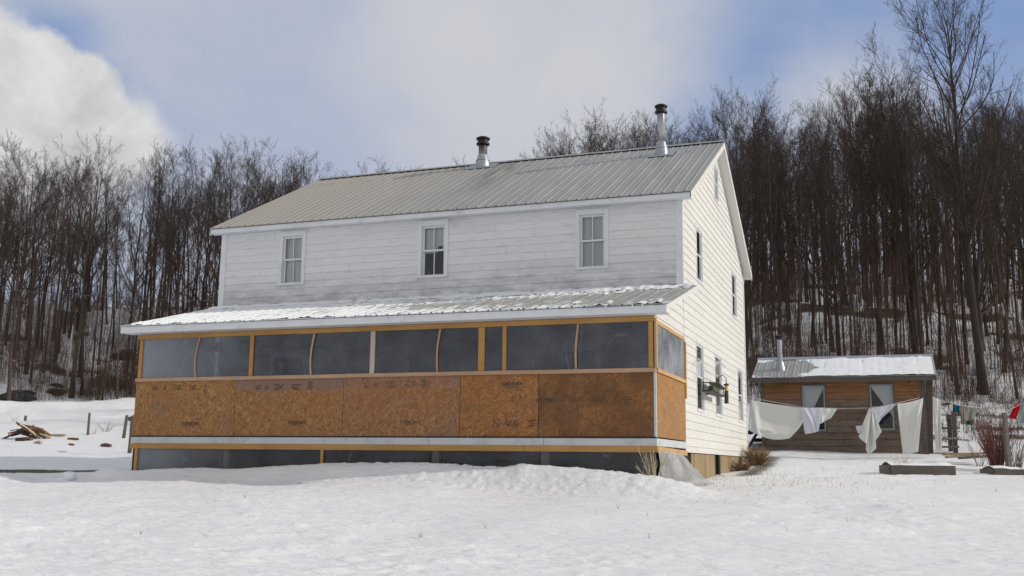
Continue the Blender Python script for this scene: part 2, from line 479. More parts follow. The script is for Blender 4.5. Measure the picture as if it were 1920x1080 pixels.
def mat_cloth(name, c):
    t = NT(name); p = t.pos(obj=False)
    df = t.n('ShaderNodeBsdfDiffuse'); df.inputs[0].default_value = (*c, 1)
    tl = t.n('ShaderNodeBsdfTranslucent'); tl.inputs[0].default_value = (*[v * .8 for v in c], 1)
    nrm = t.bump(t.noise(p, 6, 4, .6), .25, .02); t.l(nrm, df.inputs['Normal'])
    m = t.n('ShaderNodeMixShader'); m.inputs[0].default_value = .3
    t.l(df.outputs[0], m.inputs[1]); t.l(tl.outputs[0], m.inputs[2]); t.l(m.outputs[0], t.out.inputs['Surface'])
    return t.m

def mat_plain(name, c, rough=.6, metal=0.0, var=.35, scale=6, spec=.4):
    t = NT(name); p = t.pos(obj=False)
    n = t.noise(p, scale, 5, .65)
    d = tuple(v * (1 - var) for v in c); e = tuple(min(1, v * (1 + var)) for v in c)
    t.bsdf(t.mix(t.rng(n, .3, .7), d, e), rough, metal, t.bump(n, .2, .006), spec)
    return t.m

def mat_pipe(name='galvanised_pipe', z0=99., z1=100., amt=0.):
    t = NT(name); p = t.pos(obj=False); x, y, z = t.sep(p)
    n = t.noise(t.pos((9, 9, 2), obj=False), 1.2, 4)
    c = t.mix(t.rng(n, .3, .7), (.36, .37, .39), (.52, .53, .55))
    k = t.math('MULTIPLY', t.rng(t.math('ADD', z, t.math('MULTIPLY', t.math('SUBTRACT', n, .5), .3)), z0, z1), amt)
    c = t.mix(k, c, (.035, .028, .022))
    t.bsdf(c, t.math('ADD', t.rng(n, .3, .7, .20, .30), t.math('MULTIPLY', k, .35)), .92)
    return t.m

def mat_shedwood():
    t = NT('weathered_boards'); p = t.pos(obj=False); x, y, z = t.sep(p)
    row = t.math('FLOOR', t.math('DIVIDE', z, .205))
    cmb = t.n('ShaderNodeCombineXYZ'); t.l(t.math('FLOOR', t.math('ADD', t.math('MULTIPLY', t.math('ADD', x, y), .38), t.math('MULTIPLY', row, .61))), cmb.inputs[0]); t.l(row, cmb.inputs[1])
    wn = t.n('ShaderNodeTexWhiteNoise', noise_dimensions='2D'); t.l(cmb.outputs[0], wn.inputs['Vector'])
    g = t.noise(t.pos((1.6, 1.6, 26), obj=False), 1, 5, .65)
    grey = t.mix(t.rng(g, .25, .75), (.085, .066, .054), (.235, .19, .158))
    fresh = t.mix(t.rng(g, .25, .75), (.19, .066, .02), (.50, .25, .09))
    hi = t.math('ADD', t.math('ADD', t.rng(z, SHED_EAVE - 1.15, SHED_EAVE - .12), t.math('MULTIPLY', t.math('SUBTRACT', wn.outputs['Value'], .6), .5)), t.math('MULTIPLY', t.math('SUBTRACT', t.noise(p, 1.3, 4), .5), .5))
    base = t.mix(t.rng(hi, .1, .9), grey, fresh)
    base = t.mix(t.math('MULTIPLY', wn.outputs['Value'], .55), base, (.125, .066, .040))
    base = t.mix(t.math('MULTIPLY', t.rng(t.noise(p, 2.2, 5, .7), .55, .72), .6), base, (.045, .03, .024))
    v = t.n('ShaderNodeTexVoronoi'); v.inputs['Scale'].default_value = 2.6; t.l(p, v.inputs['Vector'])
    base = t.mix(t.rng(v.outputs['Distance'], .05, .12, 1, 0), base, (.05, .02, .01))
    t.bsdf(base, .7, 0, t.bump(g, .4, .006), .25)
    return t.m

def mat_bark(name, a, b):
    t = NT(name); p = t.pos((1, 1, .25), obj=True)
    n = t.noise(p, 9, 5, .7)
    oi = t.n('ShaderNodeObjectInfo')
    base = t.mix(t.rng(n, .3, .7), a, b)
    base = t.mix(t.math('MULTIPLY', oi.outputs['Random'], .55), base, tuple(v * 1.6 for v in b))
    t.bsdf(base, .85, 0, t.bump(n, .5, .02), .15)
    return t.m

# ------------------------------------------------------------------ ground
def build_ground():
    S = list(np.arange(-70, 0, 5.0)) + list(np.arange(0, 7, .5))
    s = 7.0
    while s < 27: S.append(s); s *= 1.0042
    while s < 120: S.append(s); s *= 1.014
    while s < 700: S.append(s); s *= 1.09
    S = np.array(S)
    A = np.concatenate([-np.geomspace(8, .56, 34)[:-1], np.linspace(-.56, .56, 660), np.geomspace(.56, 8, 34)[1:]])
    W = np.maximum(S + 6, 9)
    SS, AA = np.meshgrid(S, A, indexing='ij'); TT = AA * W[:, None]
    X = CAM[0] + SS * H2[0] + TT * T2[0]; Y = CAM[1] + SS * H2[1] + TT * T2[1]
    Z = terrain(X, Y, True)
    n, m = X.shape
    V = np.stack([X, Y, Z], -1).reshape(-1, 3)
    i = np.arange(n * m).reshape(n, m)
    Fc = np.stack([i[:-1, :-1], i[:-1, 1:], i[1:, 1:], i[1:, :-1]], -1).reshape(-1, 4)
    o = link_mesh('snow_ground', V, Fc, M['snow'], smooth=True)
    setp(o, kind='structure')
    # where soil, dead grass and leaf litter show through
    bare = np.zeros_like(X)
    wob = .35 * vnoise(X / 3.0, Y / 3.0, 33)
    west = sstep(-TT, 8.3, 9.3)
    bare = np.maximum(bare, west * np.exp(-((SS + .5 * wob - 25.55) / .30) ** 2) * 1.2)
    hill = sstep(SS, 78, 88) * (AA * W[:, None] < 0) + sstep(SS, 46, 58) * (TT > 6)
    lit = sstep(fbm(X / 4.5, Y / 3.0, 71, 4), .12, .7)
    bare = np.maximum(bare, np.clip(hill, 0, 1) * (lit * .62 + .14))
    yard = sstep(SS, 33, 37) * (1 - sstep(SS, 47, 52)) * sstep(TT, 13.5, 15.5) * (1 - sstep(TT, 30, 36))
    bare = np.maximum(bare, yard * (.20 + .45 * sstep(fbm(X / 1.6, Y / 1.2, 171, 4), .05, .6)))
    # thin grass beside the gable
    g = np.exp(-((X - .6) / .5) ** 2) * sstep(Y, 2, 4) * (1 - sstep(Y, 10, 12))
    bare = np.maximum(bare, g * .62)
    g2 = np.exp(-((X - 1.9) / 1.6) ** 2) * np.exp(-((Y - 1.5) / 2.8) ** 2)
    bare = np.maximum(bare, g2 * .36)
    b3 = np.exp(-((X + 1.4) / .9) ** 2) * np.exp(-((Y + 4.9) / .35) ** 2)
    bare = np.maximum(bare, b3 * .36)
    for px, sx in ((15, 21.4),):
        q = at(px, 880, sx); bare = np.maximum(bare, .40 * np.exp(-((X - q[0]) ** 2 + (Y - q[1]) ** 2) / .5))
    at_ = o.data.attributes.new('bare', 'FLOAT', 'POINT')
    at_.data.foreach_set('value', bare.astype(np.float32).ravel())

# ------------------------------------------------------------------ farmhouse
L, W, P = 11.23, 9.47, 2.753
ZEB, ZET, ZR = 5.37, 5.51, 8.06
E_, RK = .216, .24
ZWB = .22
ZPR, ZPE = 3.58, 2.733
PE, PRR, PLX = .38, .304, -11.19
RIB = .2295

def roof_hit(px, py):
    # front slope plane through (y=-E, ZET) and (y=W/2, ZR)
    m = (ZR - ZET) / (W / 2 + E_); d = ray(px, py)
    k = (ZET + m * (CAM[1] + E_) - CAM[2]) / (d[2] - m * d[1])
    return CAM + d * k

SOOT_X = -float(roof_hit(925, 330)[0])

def ribbed(mb, x0, x1, ya, za, yb, zb, th=.015, rw=.05, phase=0.0, ridge=True):
    """ribbed sheet whose ribs run from (ya,za) up to (yb,zb)"""
    nrm = Vector((0, -(zb - za), yb - ya)).normalized() * (1 if yb > ya else -1)
    if nrm.z < 0: nrm = -nrm
    prof = []; x = x0; prof.append((x0, 0)); x = x0 + RIB * .5
    while x < x1 - rw:
        prof += [(x - rw * .5, 0), (x - rw * .22, th), (x + rw * .22, th), (x + rw * .5, 0)]
        mid = x + RIB * .5
        prof += [(mid - .02, 0), (mid - .01, .004), (mid + .01, .004), (mid + .02, 0)] if mid < x1 - .05 else []
        x += RIB
    prof.append((x1, 0))
    pts_a = [Vector((q, ya, za)) + nrm * h for q, h in prof]; pts_b = [Vector((q, yb, zb)) + nrm * h for q, h in prof]
    nseg = 8
    for i in range(len(prof) - 1):
        for k in range(nseg):
            f0, f1 = k / nseg, (k + 1) / nseg
            mb.quad(pts_a[i].lerp(pts_b[i], f0), pts_a[i + 1].lerp(pts_b[i + 1], f0), pts_a[i + 1].lerp(pts_b[i + 1], f1), pts_a[i].lerp(pts_b[i], f1))
    # underside and edges
    dn = nrm * -.012
    a, b, c, d = (Vector((x0, ya, za)) + dn, Vector((x1, ya, za)) + dn, Vector((x1, yb, zb)) + dn, Vector((x0, yb, zb)) + dn)
    mb.quad(a, d, c, b)
    mb.quad(a, b, Vector((x1, ya, za)), Vector((x0, ya, za)))
    mb.quad(b, c, Vector((x1, yb, zb)), Vector((x1, ya, za)))
    mb.quad(d, a, Vector((x0, ya, za)), Vector((x0, yb, zb)))

def siding(fr, u0, u1, z0, z1, holes=(), expo=.172, zoff=0.0, clip=None, out=.019):
    """lapped boards; fr(u, z, n) maps to the world, n = metres proud of the wall; clip(z) -> (umin, umax)"""
    mb = MB()
    rows = []; z = z0
    k0 = math.floor((z0 - zoff) / expo)
    edges = sorted(set([z0, z1] + [zoff + k * expo for k in range(k0, k0 + int((z1 - z0) / expo) + 3) if z0 < zoff + k * expo < z1] + [h[i] for h in holes for i in (2, 3) if z0 < h[i] < z1]))
    for a, b in zip(edges[:-1], edges[1:]):
        if b - a < 1e-4: continue
        mid = (a + b) / 2
        kb = zoff + math.floor((mid - zoff) / expo) * expo
        oa = out * (1 - (a - kb) / expo * .85); ob = out * (1 - (b - kb) / expo * .85)
        cuts = [(h[0], h[1]) for h in holes if h[2] < mid < h[3]]
        ua, ub = u0, u1; ta, tb = u0, u1
        if clip:
            ua, ub = clip(a); ta, tb = clip(b)
            ua, ub, ta, tb = max(ua, u0), min(ub, u1), max(ta, u0), min(tb, u1)
            if tb < ta: ta = tb = (ta + tb) / 2
            if ub - ua < .01: continue
        segs = []; cur = ua; curt = ta
        for c0, c1 in sorted(cuts):
            if c0 > cur: segs.append((cur, c0, curt, c0))
            cur = c1; curt = c1
        segs.append((cur, ub, curt, tb))
        for s0, s1, q0, q1 in segs:
            if s1 <= s0: continue
            mb.quad(fr(s0, a, oa), fr(s1, a, oa), fr(q1, b, ob), fr(q0, b, ob))
            if abs(a - kb) < 1e-5:
                mb.quad(fr(s0, a, 0), fr(s1, a, 0), fr(s1, a, oa), fr(s0, a, oa))
    return mb

def fr_front(u, z, n): return (u, -n, z)
def fr_gable(u, z, n): return (n, u, z)
def fr_left(u, z, n): return (-L - n, -u, z)

def obox(mb, fr, u0, u1, z0, z1, n0, n1):
    mb.hexa([fr(u0, z0, n0), fr(u1, z0, n0), fr(u1, z0, n1), fr(u0, z0, n1), fr(u0, z1, n0), fr(u1, z1, n0), fr(u1, z1, n1), fr(u0, z1, n1)])

def window(parent, fr, u0, u1, z0, z1, curtain, casing=.085, muntin=True, cmat='curtain', dd=0.0, bar=.038, shallow=False):
    mb = MB(); c = casing; pr = .021 if shallow else .034
    JD = -.04 if shallow else -.13
    SA = ((-.030, -.004), (-.036, -.008)) if shallow else ((-.055, -.022), (-.092, -.058))
    PN = (-.014, -.018) if shallow else (-.04, -.076)
    obox(mb, fr, u0 - c, u0, z0, z1, 0, pr); obox(mb, fr, u1, u1 + c, z0, z1, 0, pr)
    obox(mb, fr, u0 - c, u1 + c, z1, z1 + c, 0, pr + .001)
    obox(mb, fr, u0 - c - .015, u1 + c + .015, z1 + c, z1 + c + .022, 0, pr + (.008 if shallow else .02))
    # jambs reaching back into the wall
    for a, b in ((u0, u0 + .012), (u1 - .012, u1)): obox(mb, fr, a, b, z0, z1, JD - dd, -.001)
    obox(mb, fr, u0 + .012, u1 - .012, z1 - .012, z1, JD - dd, -.001)
    w = mb.build('window', M['trim'], parent)
    mb = MB(); obox(mb, fr, u0 - c - .01, u1 + c + .01, z0 - .045, z0, JD, pr + (.012 if shallow else .03)); mb.build('sill', M['trim'], w)
    zm = (z0 + z1) / 2; b = bar
    a0, a1 = u0 + .013, u1 - .013
    mb = MB()
    for (lo, hi, n0, n1) in ((zm - .01, z1 - .013, SA[0][0] - dd, SA[0][1] - dd), (z0 + .001, zm + .025, SA[1][0] - dd, SA[1][1] - dd)):
        obox(mb, fr, a0, a0 + b, lo, hi, n0, n1); obox(mb, fr, a1 - b, a1, lo, hi, n0, n1)
        obox(mb, fr, a0 + b, a1 - b, lo, lo + b, n0, n1); obox(mb, fr, a0 + b, a1 - b, hi - b, hi, n0, n1)
        if muntin:
            m = (a0 + a1) / 2; obox(mb, fr, m - .009, m + .009, lo + b, hi - b, n0, n1 - .002)
    mb.build('sash', M['trim'], w)
    mb = MB()
    for (lo, hi, n) in ((zm, z1 - .03, PN[0] - dd), (z0 + .03, zm, PN[1] - dd)):
        obox(mb, fr, a0 + .02, a1 - .02, lo, hi, n, n + .004)
    mb.build('pane', M['glass'], w)
    if curtain:
        for zlo, zhi, ul, uh in curtain:
            n = 26
            P_ = np.zeros((2, n, 3))
            for j in range(n):
                f = j / (n - 1); u = a0 + .01 + (a1 - a0 - .02) * (ul + (uh - ul) * f)
                dep = -.118 - dd - .010 * math.sin(f * 31 + ul * 9) - .006 * math.sin(f * 67)
                P_[0, j] = fr(u, z0 + (z1 - z0) * zlo, dep); P_[1, j] = fr(u, z0 + (z1 - z0) * zhi, dep)
            mb = MB(); mb.grid(P_); mb.build('curtain', M[cmat], w, smooth=True)
    return w

def text_mesh(txt, size, fr, u, z, n, rot180=False, bold=.0):
    cu = bpy.data.curves.new('lettering', 'FONT'); cu.body = txt; cu.size = size; cu.align_x = 'CENTER'; cu.align_y = 'CENTER'; cu.offset = bold
    ob = bpy.data.objects.new('lettering', cu); COL.objects.link(ob)
    dg = bpy.context.evaluated_depsgraph_get(); me = ob.evaluated_get(dg).to_mesh()
    V = []; Fc = [list(p.vertices) for p in me.polygons]
    for v in me.vertices:
        x, y = v.co.x * 1.25, v.co.y
        if rot180: x, y = -x, -y
        V.append(fr(u + x, z + y, n))
    ob.evaluated_get(dg).to_mesh_clear()
    bpy.data.objects.remove(ob); bpy.data.curves.remove(cu)
    return V, Fc

def build_house():
    H = thing('farmhouse', 'two storey white clapboard farmhouse with metal roof and plastic sheeted front porch', 'house', (-5.6, 3.4, -.3))
    mF, mG = M['siding'], M['siding_gable']
    # windows on the front, upper floor (sash openings read off the wall plane)
    fw = []
    for q in ((530, 443, 567, 531), (791, 423, 834, 517), (1087, 402, 1134, 501)):
        xa, za = on_y(q[0], (q[1] + q[3]) / 2, 0); xb, zb = on_y(q[2], (q[1] + q[3]) / 2, 0)
        xm = (q[0] + q[2]) / 2
        fw.append((xa, xb, on_y(xm, q[3], 0)[1], on_y(xm, q[1], 0)[1]))
    lower = [(-9.6, -8.8, .95, 2.35), (-6.1, -5.2, .43, 2.43), (-2.6, -1.8, .95, 2.35)]
    gw = []
    for xl, yt, yb, xr in ((1338.5, 308, 371, 1345), (1305, 426, 521, 1315), (1371.8, 510, 589, 1379.5), (1305.5, 643, 767, 1318), (1340.5, 665, 776, 1352), (1383.5, 692, 788, 1391.5)):
        ua = on_x(xl, (yt + yb) / 2, 0)[0]; ub = on_x(xr, (yt + yb) / 2, 0)[0]
        gw.append((ua + .0, ub, on_x(xl, yb, 0)[1], on_x(xl, yt, 0)[1]))
    cb = .125
    # --- walls
    mb = siding(fr_front, -L + cb, -cb, ZWB, ZEB, fw + lower)
    mb.build('front_wall', mF, H)
    def clip(z):
        m = (ZR - ZEB - .10) / (W / 2)
        if z <= ZEB - .02: return (0, W)
        d = (z - (ZEB - .02)) / m
        return (d, W - d)
    mb = siding(fr_gable, 0, W, ZWB, ZR - .16, gw, clip=clip)
    mb.build('gable_wall', mG, H)
    mb = siding(fr_left, -W, 0, ZWB, ZR - .16, [], clip=lambda z: tuple(-v for v in clip(z)[::-1]))
    mb.build('end_wall', mF, H)
    mb = MB(); mb.quad((0, W, ZWB), (-L, W, ZWB), (-L, W, ZEB), (0, W, ZEB)); mb.build('rear_wall', mF, H)
    mb = MB(); mb.quad((-L + .05, .15, ZWB - .02), (-.05, .15, ZWB - .02), (-.05, W - .1, ZWB - .02), (-L + .05, W - .1, ZWB - .02)); mb.build('ground_floor', M['dark'], H)
    mb = MB(); mb.quad((-L + .05, .45, 2.95), (-.05, .45, 2.95), (-.05, W - .3, 2.95), (-L + .05, W - .3, 2.95)); mb.build('upper_floor', M['dark'], H)
    for q in ((-cb, .022, -.026, -.001, ZWB, ZEB), (-L - .022, -L + cb, -.026, -.001, ZWB, ZEB)):
        mb = MB(); mb.box(*q); mb.build('corner_board', M['trim'], H)
    for q in ((.001, .024, W - .1, W + .02, ZWB, ZEB), (.001, .024, 0, .09, ZPR + .1, ZEB - .02)):
        mb = MB(); mb.box(*q); mb.build('corner_board', M['trim_cream'], H)
    for i, (a, b, c, d) in enumerate(fw):
        cur = ([(0, 1, 0, 1)], [(.47, 1, 0, .62), (.60, 1, .55, 1)], [(0, 1, 0, 1)])[i]
        w = window(H, fr_front, a, b, c, d, cur)
        if i == 1: w['label'] = 'middle upper window with its lower sash dark'
    for a, b, c, d in lower[:1] + lower[2:]:
        window(H, fr_front, a, b, c, d, [(0, 1, 0, .25)])
    mb = MB(); a, b, c, d = lower[1]; mb.box(a, b, -.03, .02, c, d)
    dr = mb.build('door', M['door'], H)
    mb = MB(); mb.lathe((b - .08, -.05, 1.4), [(.0, -.03), (.03, -.02), (.03, .02), (0, .03)], 10); mb.build('handle', M['pipe'], dr)
    for i, (a, b, c, d) in enumerate(gw):
        window(H, fr_gable, a, b, c, d, [(0, .47, .25, .85)] if i in (3, 4, 5) else [(0, 1, 0, .9)] if i == 2 else None, casing=.03 if i > 2 else .05, muntin=False, cmat='curtain_grey' if i != 2 else 'curtain', bar=.03, shallow=True)
    # --- roof
    mb = MB()
    ribbed(mb, -L - RK, RK, -E_ - .03, ZET - .015, W / 2, ZR)
    ribbed(mb, -L - RK, RK, W + E_ + .03, ZET - .015, W / 2, ZR)
    roof = mb.build('roof', M['roof'], H)
    mb = MB(); sl = math.atan2(ZR - ZET, W / 2 + E_)
    c, s = math.cos(sl), math.sin(sl)
    for sg in (-1, 1):
        a = np.array([0, W / 2, ZR + .045]); b = np.array([0, W / 2 + sg * .17 * c, ZR + .045 - .17 * s])
        dn = np.array([0, 0, -.008])
        x0, x1 = np.array([-L - RK - .02, 0, 0]), np.array([RK + .02, 0, 0])
        mb.hexa([a + x0 + dn, a + x1 + dn, b + x1 + dn, b + x0 + dn, a + x0, a + x1, b + x1, b + x0])
    mb.build('ridge_cap', M['cap_metal'], roof)
    for ya in (-E_, W + E_ - .025):
        mb = MB(); mb.box(-L - RK, RK, ya, ya + .025, ZEB, ZET - .03); bevel(mb.build('fascia', M['trim'], roof), .004)
    mb = MB(); mb.box(-L - RK, RK, -E_ + .026, -.001, ZEB + .004, ZEB + .018); mb.build('soffit', M['trim'], roof)
    # rake boards and the sloping soffit under the gable overhang
    th = .15
    for x0, x1, s0, s1 in ((RK - .022, RK + .003, .0, RK - .023), (-L - RK - .003, -L - RK + .022, -L - RK + .023, -L)):
        mb = MB(); mk = MB()
        for sg in (-1, 1):
            ye = -E_ if sg < 0 else W + E_
            p = [(x0, ye, ZET - .03 - th), (x1, ye, ZET - .03 - th), (x1, W / 2, ZR - .03 - th), (x0, W / 2, ZR - .03 - th)]
            mb.hexa(p + [(a, b, c_ + th) for a, b, c_ in p])
            p = [(s0, ye, ZET - .155), (s1, ye, ZET - .155), (s1, W / 2, ZR - .155), (s0, W / 2, ZR - .155)]
            mk.hexa(p + [(a, b, c_ + .012) for a, b, c_ in p])
        mb.build('rake_board', M['trim_cream'], roof); mk.build('soffit', M['trim_cream'], roof)
    # --- stove pipes
    def chimney(px, pyb, pyt, rad, ridge, lab):
        q = roof_hit(px, pyb)
        if ridge: q = np.array([on_y(px, pyb, W / 2 - .32)[0], W / 2 - .32, 0]); q[2] = ZET + (ZR - ZET) * (q[1] + E_) / (W / 2 + E_)
        top = on_y(px, pyt, q[1])[1]; h = top - q[2]
        mb = MB(); mb.lathe(q, [(rad, .05), (rad, h * .985 - .25), (rad * 1.0, h - .22)], 24)
        ch = mb.build('chimney', mat_pipe('sooty_pipe', q[2] + h - .72, q[2] + h - .22, 1.0) if ridge else mat_pipe('shiny_pipe', q[2] + h - .5, q[2] + h - .2, .7), H, smooth=True); ch['label'] = lab
        bevel_auto(ch)
        mb = MB()
        k = 1.55
        mb.lathe(q, [(rad * 1.02, h - .235), (rad * k, h - .225), (rad * k, h - .185), (rad * 1.25, h - .17), (rad * 1.2, h - .09), (rad * 1.3, h - .08)], 24)
        mb.lathe(q, [(rad * 1.45, h - .085), (rad * (k + .05), h - .07), (rad * (k + .05), h - .04), (rad * 1.1, h - .01), (rad * .4, h)], 24)
        mb.build('rain_cap', M['black_metal'], ch)
        mb = MB()
        mb.lathe(q, [(rad * 1.75, -.12), (rad * 1.7, .05), (rad * 1.5, .16), (rad * 1.15, .30), (rad * 1.04, .33)], 24)
        mb.lathe(q, [(rad * 1.56, .150), (rad * 1.62, .152), (rad * 1.62, .168), (rad * 1.5, .170)], 24)
        mb.build('flashing', M['flash'], ch, smooth=False)
        mb = MB(); m = (ZR - ZET) / (W / 2 + E_)
        for (dx, dy0, dy1) in ((.42 if ridge else .34, -.30, .22),):
            ps = [(q[0] - dx, q[1] + dy0), (q[0] + dx, q[1] + dy0), (q[0] + dx, q[1] + dy1), (q[0] - dx, q[1] + dy1)]
            mb.hexa([(a, b, q[2] + (b - q[1]) * m + .024) for a, b in ps] + [(a, b, q[2] + (b - q[1]) * m + .032) for a, b in ps])
        mb.build('base_plate', M['flash'], ch)
        return q, h
    chimney(905, 309, 257, .118, True, 'shorter stove pipe with sooty black top')
    chimney(1240.5, 290, 196, .10, False, 'taller shiny stove pipe with black rain cap')
    # --- foundation under the gable
    mb = MB(); mb.box(-L + .03, -.03, .02, .1, -.75, ZWB); mb.box(-L + .03, -L + .1, .1, W - .05, -.75, ZWB); mb.box(-L + .1, -.03, W - .12, W - .05, -.75, ZWB)
    mb.box(-.12, -.07, .1, W - .12, -.75, ZWB)
    mb.build('foundation', M['dark'], H)
    for a, b in ((.75, 1.05), (1.10, 3.75), (4.45, 9.40)):
        mb = MB(); n = max(1, int((b - a) / 1.25))
        for k in range(n):
            y0 = a + (b - a) * k / n; y1 = a + (b - a) * (k + 1) / n - .012
            mb.box(-.06, -.02 + .004 * (k % 2), y0, y1, -.75, ZWB - .01)
        mb.build('skirting_panel', M['tanboard'], H)
    mb = MB(); mb.box(-.03, .012, 4.30, 4.44, -.75, ZWB - .01); mb.build('post', M['greywood'], H)
    # --- porch
    yF = -P
    mb = MB(); zb = ZPE - .012
    ribbed(mb, PLX - .16 - .04, PRR, -P - PE - .03, ZPE, .0, ZPR)
    pr = mb.build('porch_roof', M['porch_roof'], H)
    mb = MB(); mb.box(PLX - .2, PRR - .01, -P - PE, -P - PE + .025, ZPE - .155, ZPE - .018)
    bevel(mb.build('fascia', M['trim'], pr), .004)
    mb = MB(); mb.box(PLX - .2, PRR - .01, -P - PE + .026, -P - .05, ZPE - .15, ZPE - .135); mb.build('soffit', M['trim'], pr)
    mb = MB(); m = (ZPR - ZPE) / (P + PE)
    for x0, x1 in ((PRR - .024, PRR - .004), (PLX - .2, PLX - .18)):
        mb = MB(); mb.hexa([(x0, -P - PE + .03, ZPE - .11), (x1, -P - PE + .03, ZPE - .11), (x1, 0, ZPR - .10), (x0, 0, ZPR - .10), (x0, -P - PE + .03, ZPE - .014), (x1, -P - PE + .03, ZPE - .014), (x1, 0, ZPR - .014), (x0, 0, ZPR - .014)]); mb.build('rake_board', M['trim_cream'], pr)
    mb = MB(); mb.hexa([(0.012, -P - PE + .03, ZPE - .02 - .03), (PRR - .026, -P - PE + .03, ZPE - .05), (PRR - .026, 0, ZPR - .05), (.012, 0, ZPR - .05), (0.012, -P - PE + .03, ZPE - .03), (PRR - .026, -P - PE + .03, ZPE - .03), (PRR - .026, 0, ZPR - .03), (.012, 0, ZPR - .03)]); mb.build('soffit', M['trim_cream'], pr)
    # snow lying on the porch roof
    xs = np.arange(PLX - .18, PRR - .02, .042); vs = np.linspace(0, 1, 84)
    XX, VV = np.meshgrid(xs, vs)
    ph = ((XX - (PLX - .2) - RIB * .5) / RIB) % 1.0
    ribd = np.minimum(ph, 1 - ph) * RIB
    n1 = fbm(XX / .16 + VV * 2.0, VV * 3.13 / .55, 61, 4, .6); n2 = fbm(XX / 2.2, VV * 3.13 / .7, 67, 3)
    west = sstep(-XX, 1.5, 8.5)
    th = -.002 + .024 * n1 + .018 * n2 + .045 * sstep(VV, .76, .98) * (1 - .3 * west) - .012 + .016 * np.exp(-(VV / .06) ** 2) - .022 * np.exp(-((VV - .42) / .22) ** 2)
    th = np.minimum(th, .05) - .024 * np.exp(-(ribd / .028) ** 2) * (.6 + .4 * west)
    th = np.where((VV > .93), np.maximum(th, .03 + .02 * n1), th)
    base = ZPE + (ZPR - ZPE) * VV; Yv = (-P - PE - .02) + (P + PE) * VV
    ok = th > .004
    V = np.stack([XX, np.minimum(Yv, -.03), base + np.maximum(th, -.006) + .006], -1)
    idx = -np.ones(XX.shape, int); idx = np.arange(XX.size).reshape(XX.shape)
    keep = (ok[:-1, :-1].astype(int) + ok[1:, :-1] + ok[1:, 1:] + ok[:-1, 1:]) >= 2
    Fc = np.stack([idx[:-1, :-1], idx[:-1, 1:], idx[1:, 1:], idx[1:, :-1]], -1)[keep]
    used = np.unique(Fc); rem = -np.ones(XX.size, int); rem[used] = np.arange(len(used))
    link_mesh('snow_patch', V.reshape(-1, 3)[used], rem[Fc], M['roofsnow'], pr, smooth=True)
    for ix, il in ((-.12, .16), (-.30, .10), (-.78, .07), (-2.6, .06), (-5.9, .05)):
        mb = MB(); mb.tube([(ix, -P - PE - .035, ZPE - .005), (ix, -P - PE - .036, ZPE - il * .5), (ix + .004, -P - PE - .036, ZPE - il)], [.016, .010, .002], 6); mb.build('icicle', M['ice'], pr)
    # deck, skirt boards
    zo_t, zo_b = 1.652, .432
    mb = MB(); mb.box(PLX + .02, -.02, yF + .02, -.03, zo_b - .15, zo_b - .01); mb.build('deck', M['greywood'], H)
    mb = MB(); x = PLX - .03; cuts = [on_y(p, 830, yF)[0] for p in (418, 607, 805, 1020)] + [.03]
    for c_ in cuts:
        mb.box(x + .003, c_ - .003, yF - .03, yF - .002, zo_b - .145, zo_b - .012); x = c_
    mb.box(.004, .03, yF - .002, -.03, zo_b - .145, zo_b - .012)
    bevel(mb.build('skirt_board', M['trim_grey'], H), .003)
    mb = MB(); mb.box(PLX - .03, .02, yF - .036, yF - .004, zo_b - .012, zo_b + .012); mb.build('tar_strip', M['black_metal'], H)
    mb = MB(); x = PLX - .035
    for c_ in (on_y(500, 836, yF)[0], on_y(985, 840, yF)[0], .035):
        mb.box(x + .002, c_ - .002, yF - .042, yF - .003, zo_b - .255, zo_b - .147); x = c_
    bevel(mb.build('ledger', M['lumber'], H), .004)
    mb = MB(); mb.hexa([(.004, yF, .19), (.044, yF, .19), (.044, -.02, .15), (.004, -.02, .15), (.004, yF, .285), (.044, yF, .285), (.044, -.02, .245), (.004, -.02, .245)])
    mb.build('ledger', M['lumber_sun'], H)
    # plywood-like strand board sheets
    xb = [PLX, on_y(441, 760, yF)[0], on_y(643.5, 760, yF)[0], on_y(863, 760, yF)[0], on_y(1010, 760, yF)[0], 0.0]
    zt = zo_t - .075
    sheets = []
    for i in range(5):
        mb = MB(); mb.box(xb[i] + .006, xb[i + 1] - .006, yF - .014 - (.003 if i == 2 else 0), yF, zo_b + .013, zt)
        o = mb.build('strand_board', M[('osb', 'osb_grey', 'osb_pink', 'osb_mid', 'osb_wet')[i]], H)
        if i == 4: o['label'] = 'darker weathered strand board sheet at the right end'
        sheets.append(o)
        mb = MB(); nx_ = max(2, int(round((xb[i + 1] - xb[i]) / .41)))
        for a_ in range(nx_ + 1):
            for b_ in range(5):
                u = xb[i] + .05 + (xb[i + 1] - xb[i] - .1) * a_ / nx_ + random.uniform(-.02, .02); z_ = zo_b + .06 + (zt - zo_b - .12) * b_ / 4 + random.uniform(-.025, .025); r_ = .0065
                mb.quad((u - r_, yF - .0188, z_ - r_), (u + r_, yF - .0188, z_ - r_), (u + r_, yF - .0188, z_ + r_), (u - r_, yF - .0188, z_ + r_))
        mb.build('nail_heads', M['ink'], o)
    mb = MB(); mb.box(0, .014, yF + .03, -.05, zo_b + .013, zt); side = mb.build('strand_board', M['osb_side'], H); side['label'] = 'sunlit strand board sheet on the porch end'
    mb = MB(); mb.box(-.02, .02, yF - .02, yF + .028, zo_b, zt); mb.build('corner_strip', M['trim_grey'], H)
    mb = MB(); mb.box(PLX - .014, PLX, yF + .01, -.05, zo_b + .013, zt); mb.build('strand_board', M['osb'], H)
    # printed stamps on the sheets
    def px_uv(px, py): return on_y(px, py, yF)
    fr = lambda u, z, n: (u, yF - .0185 - n, z)
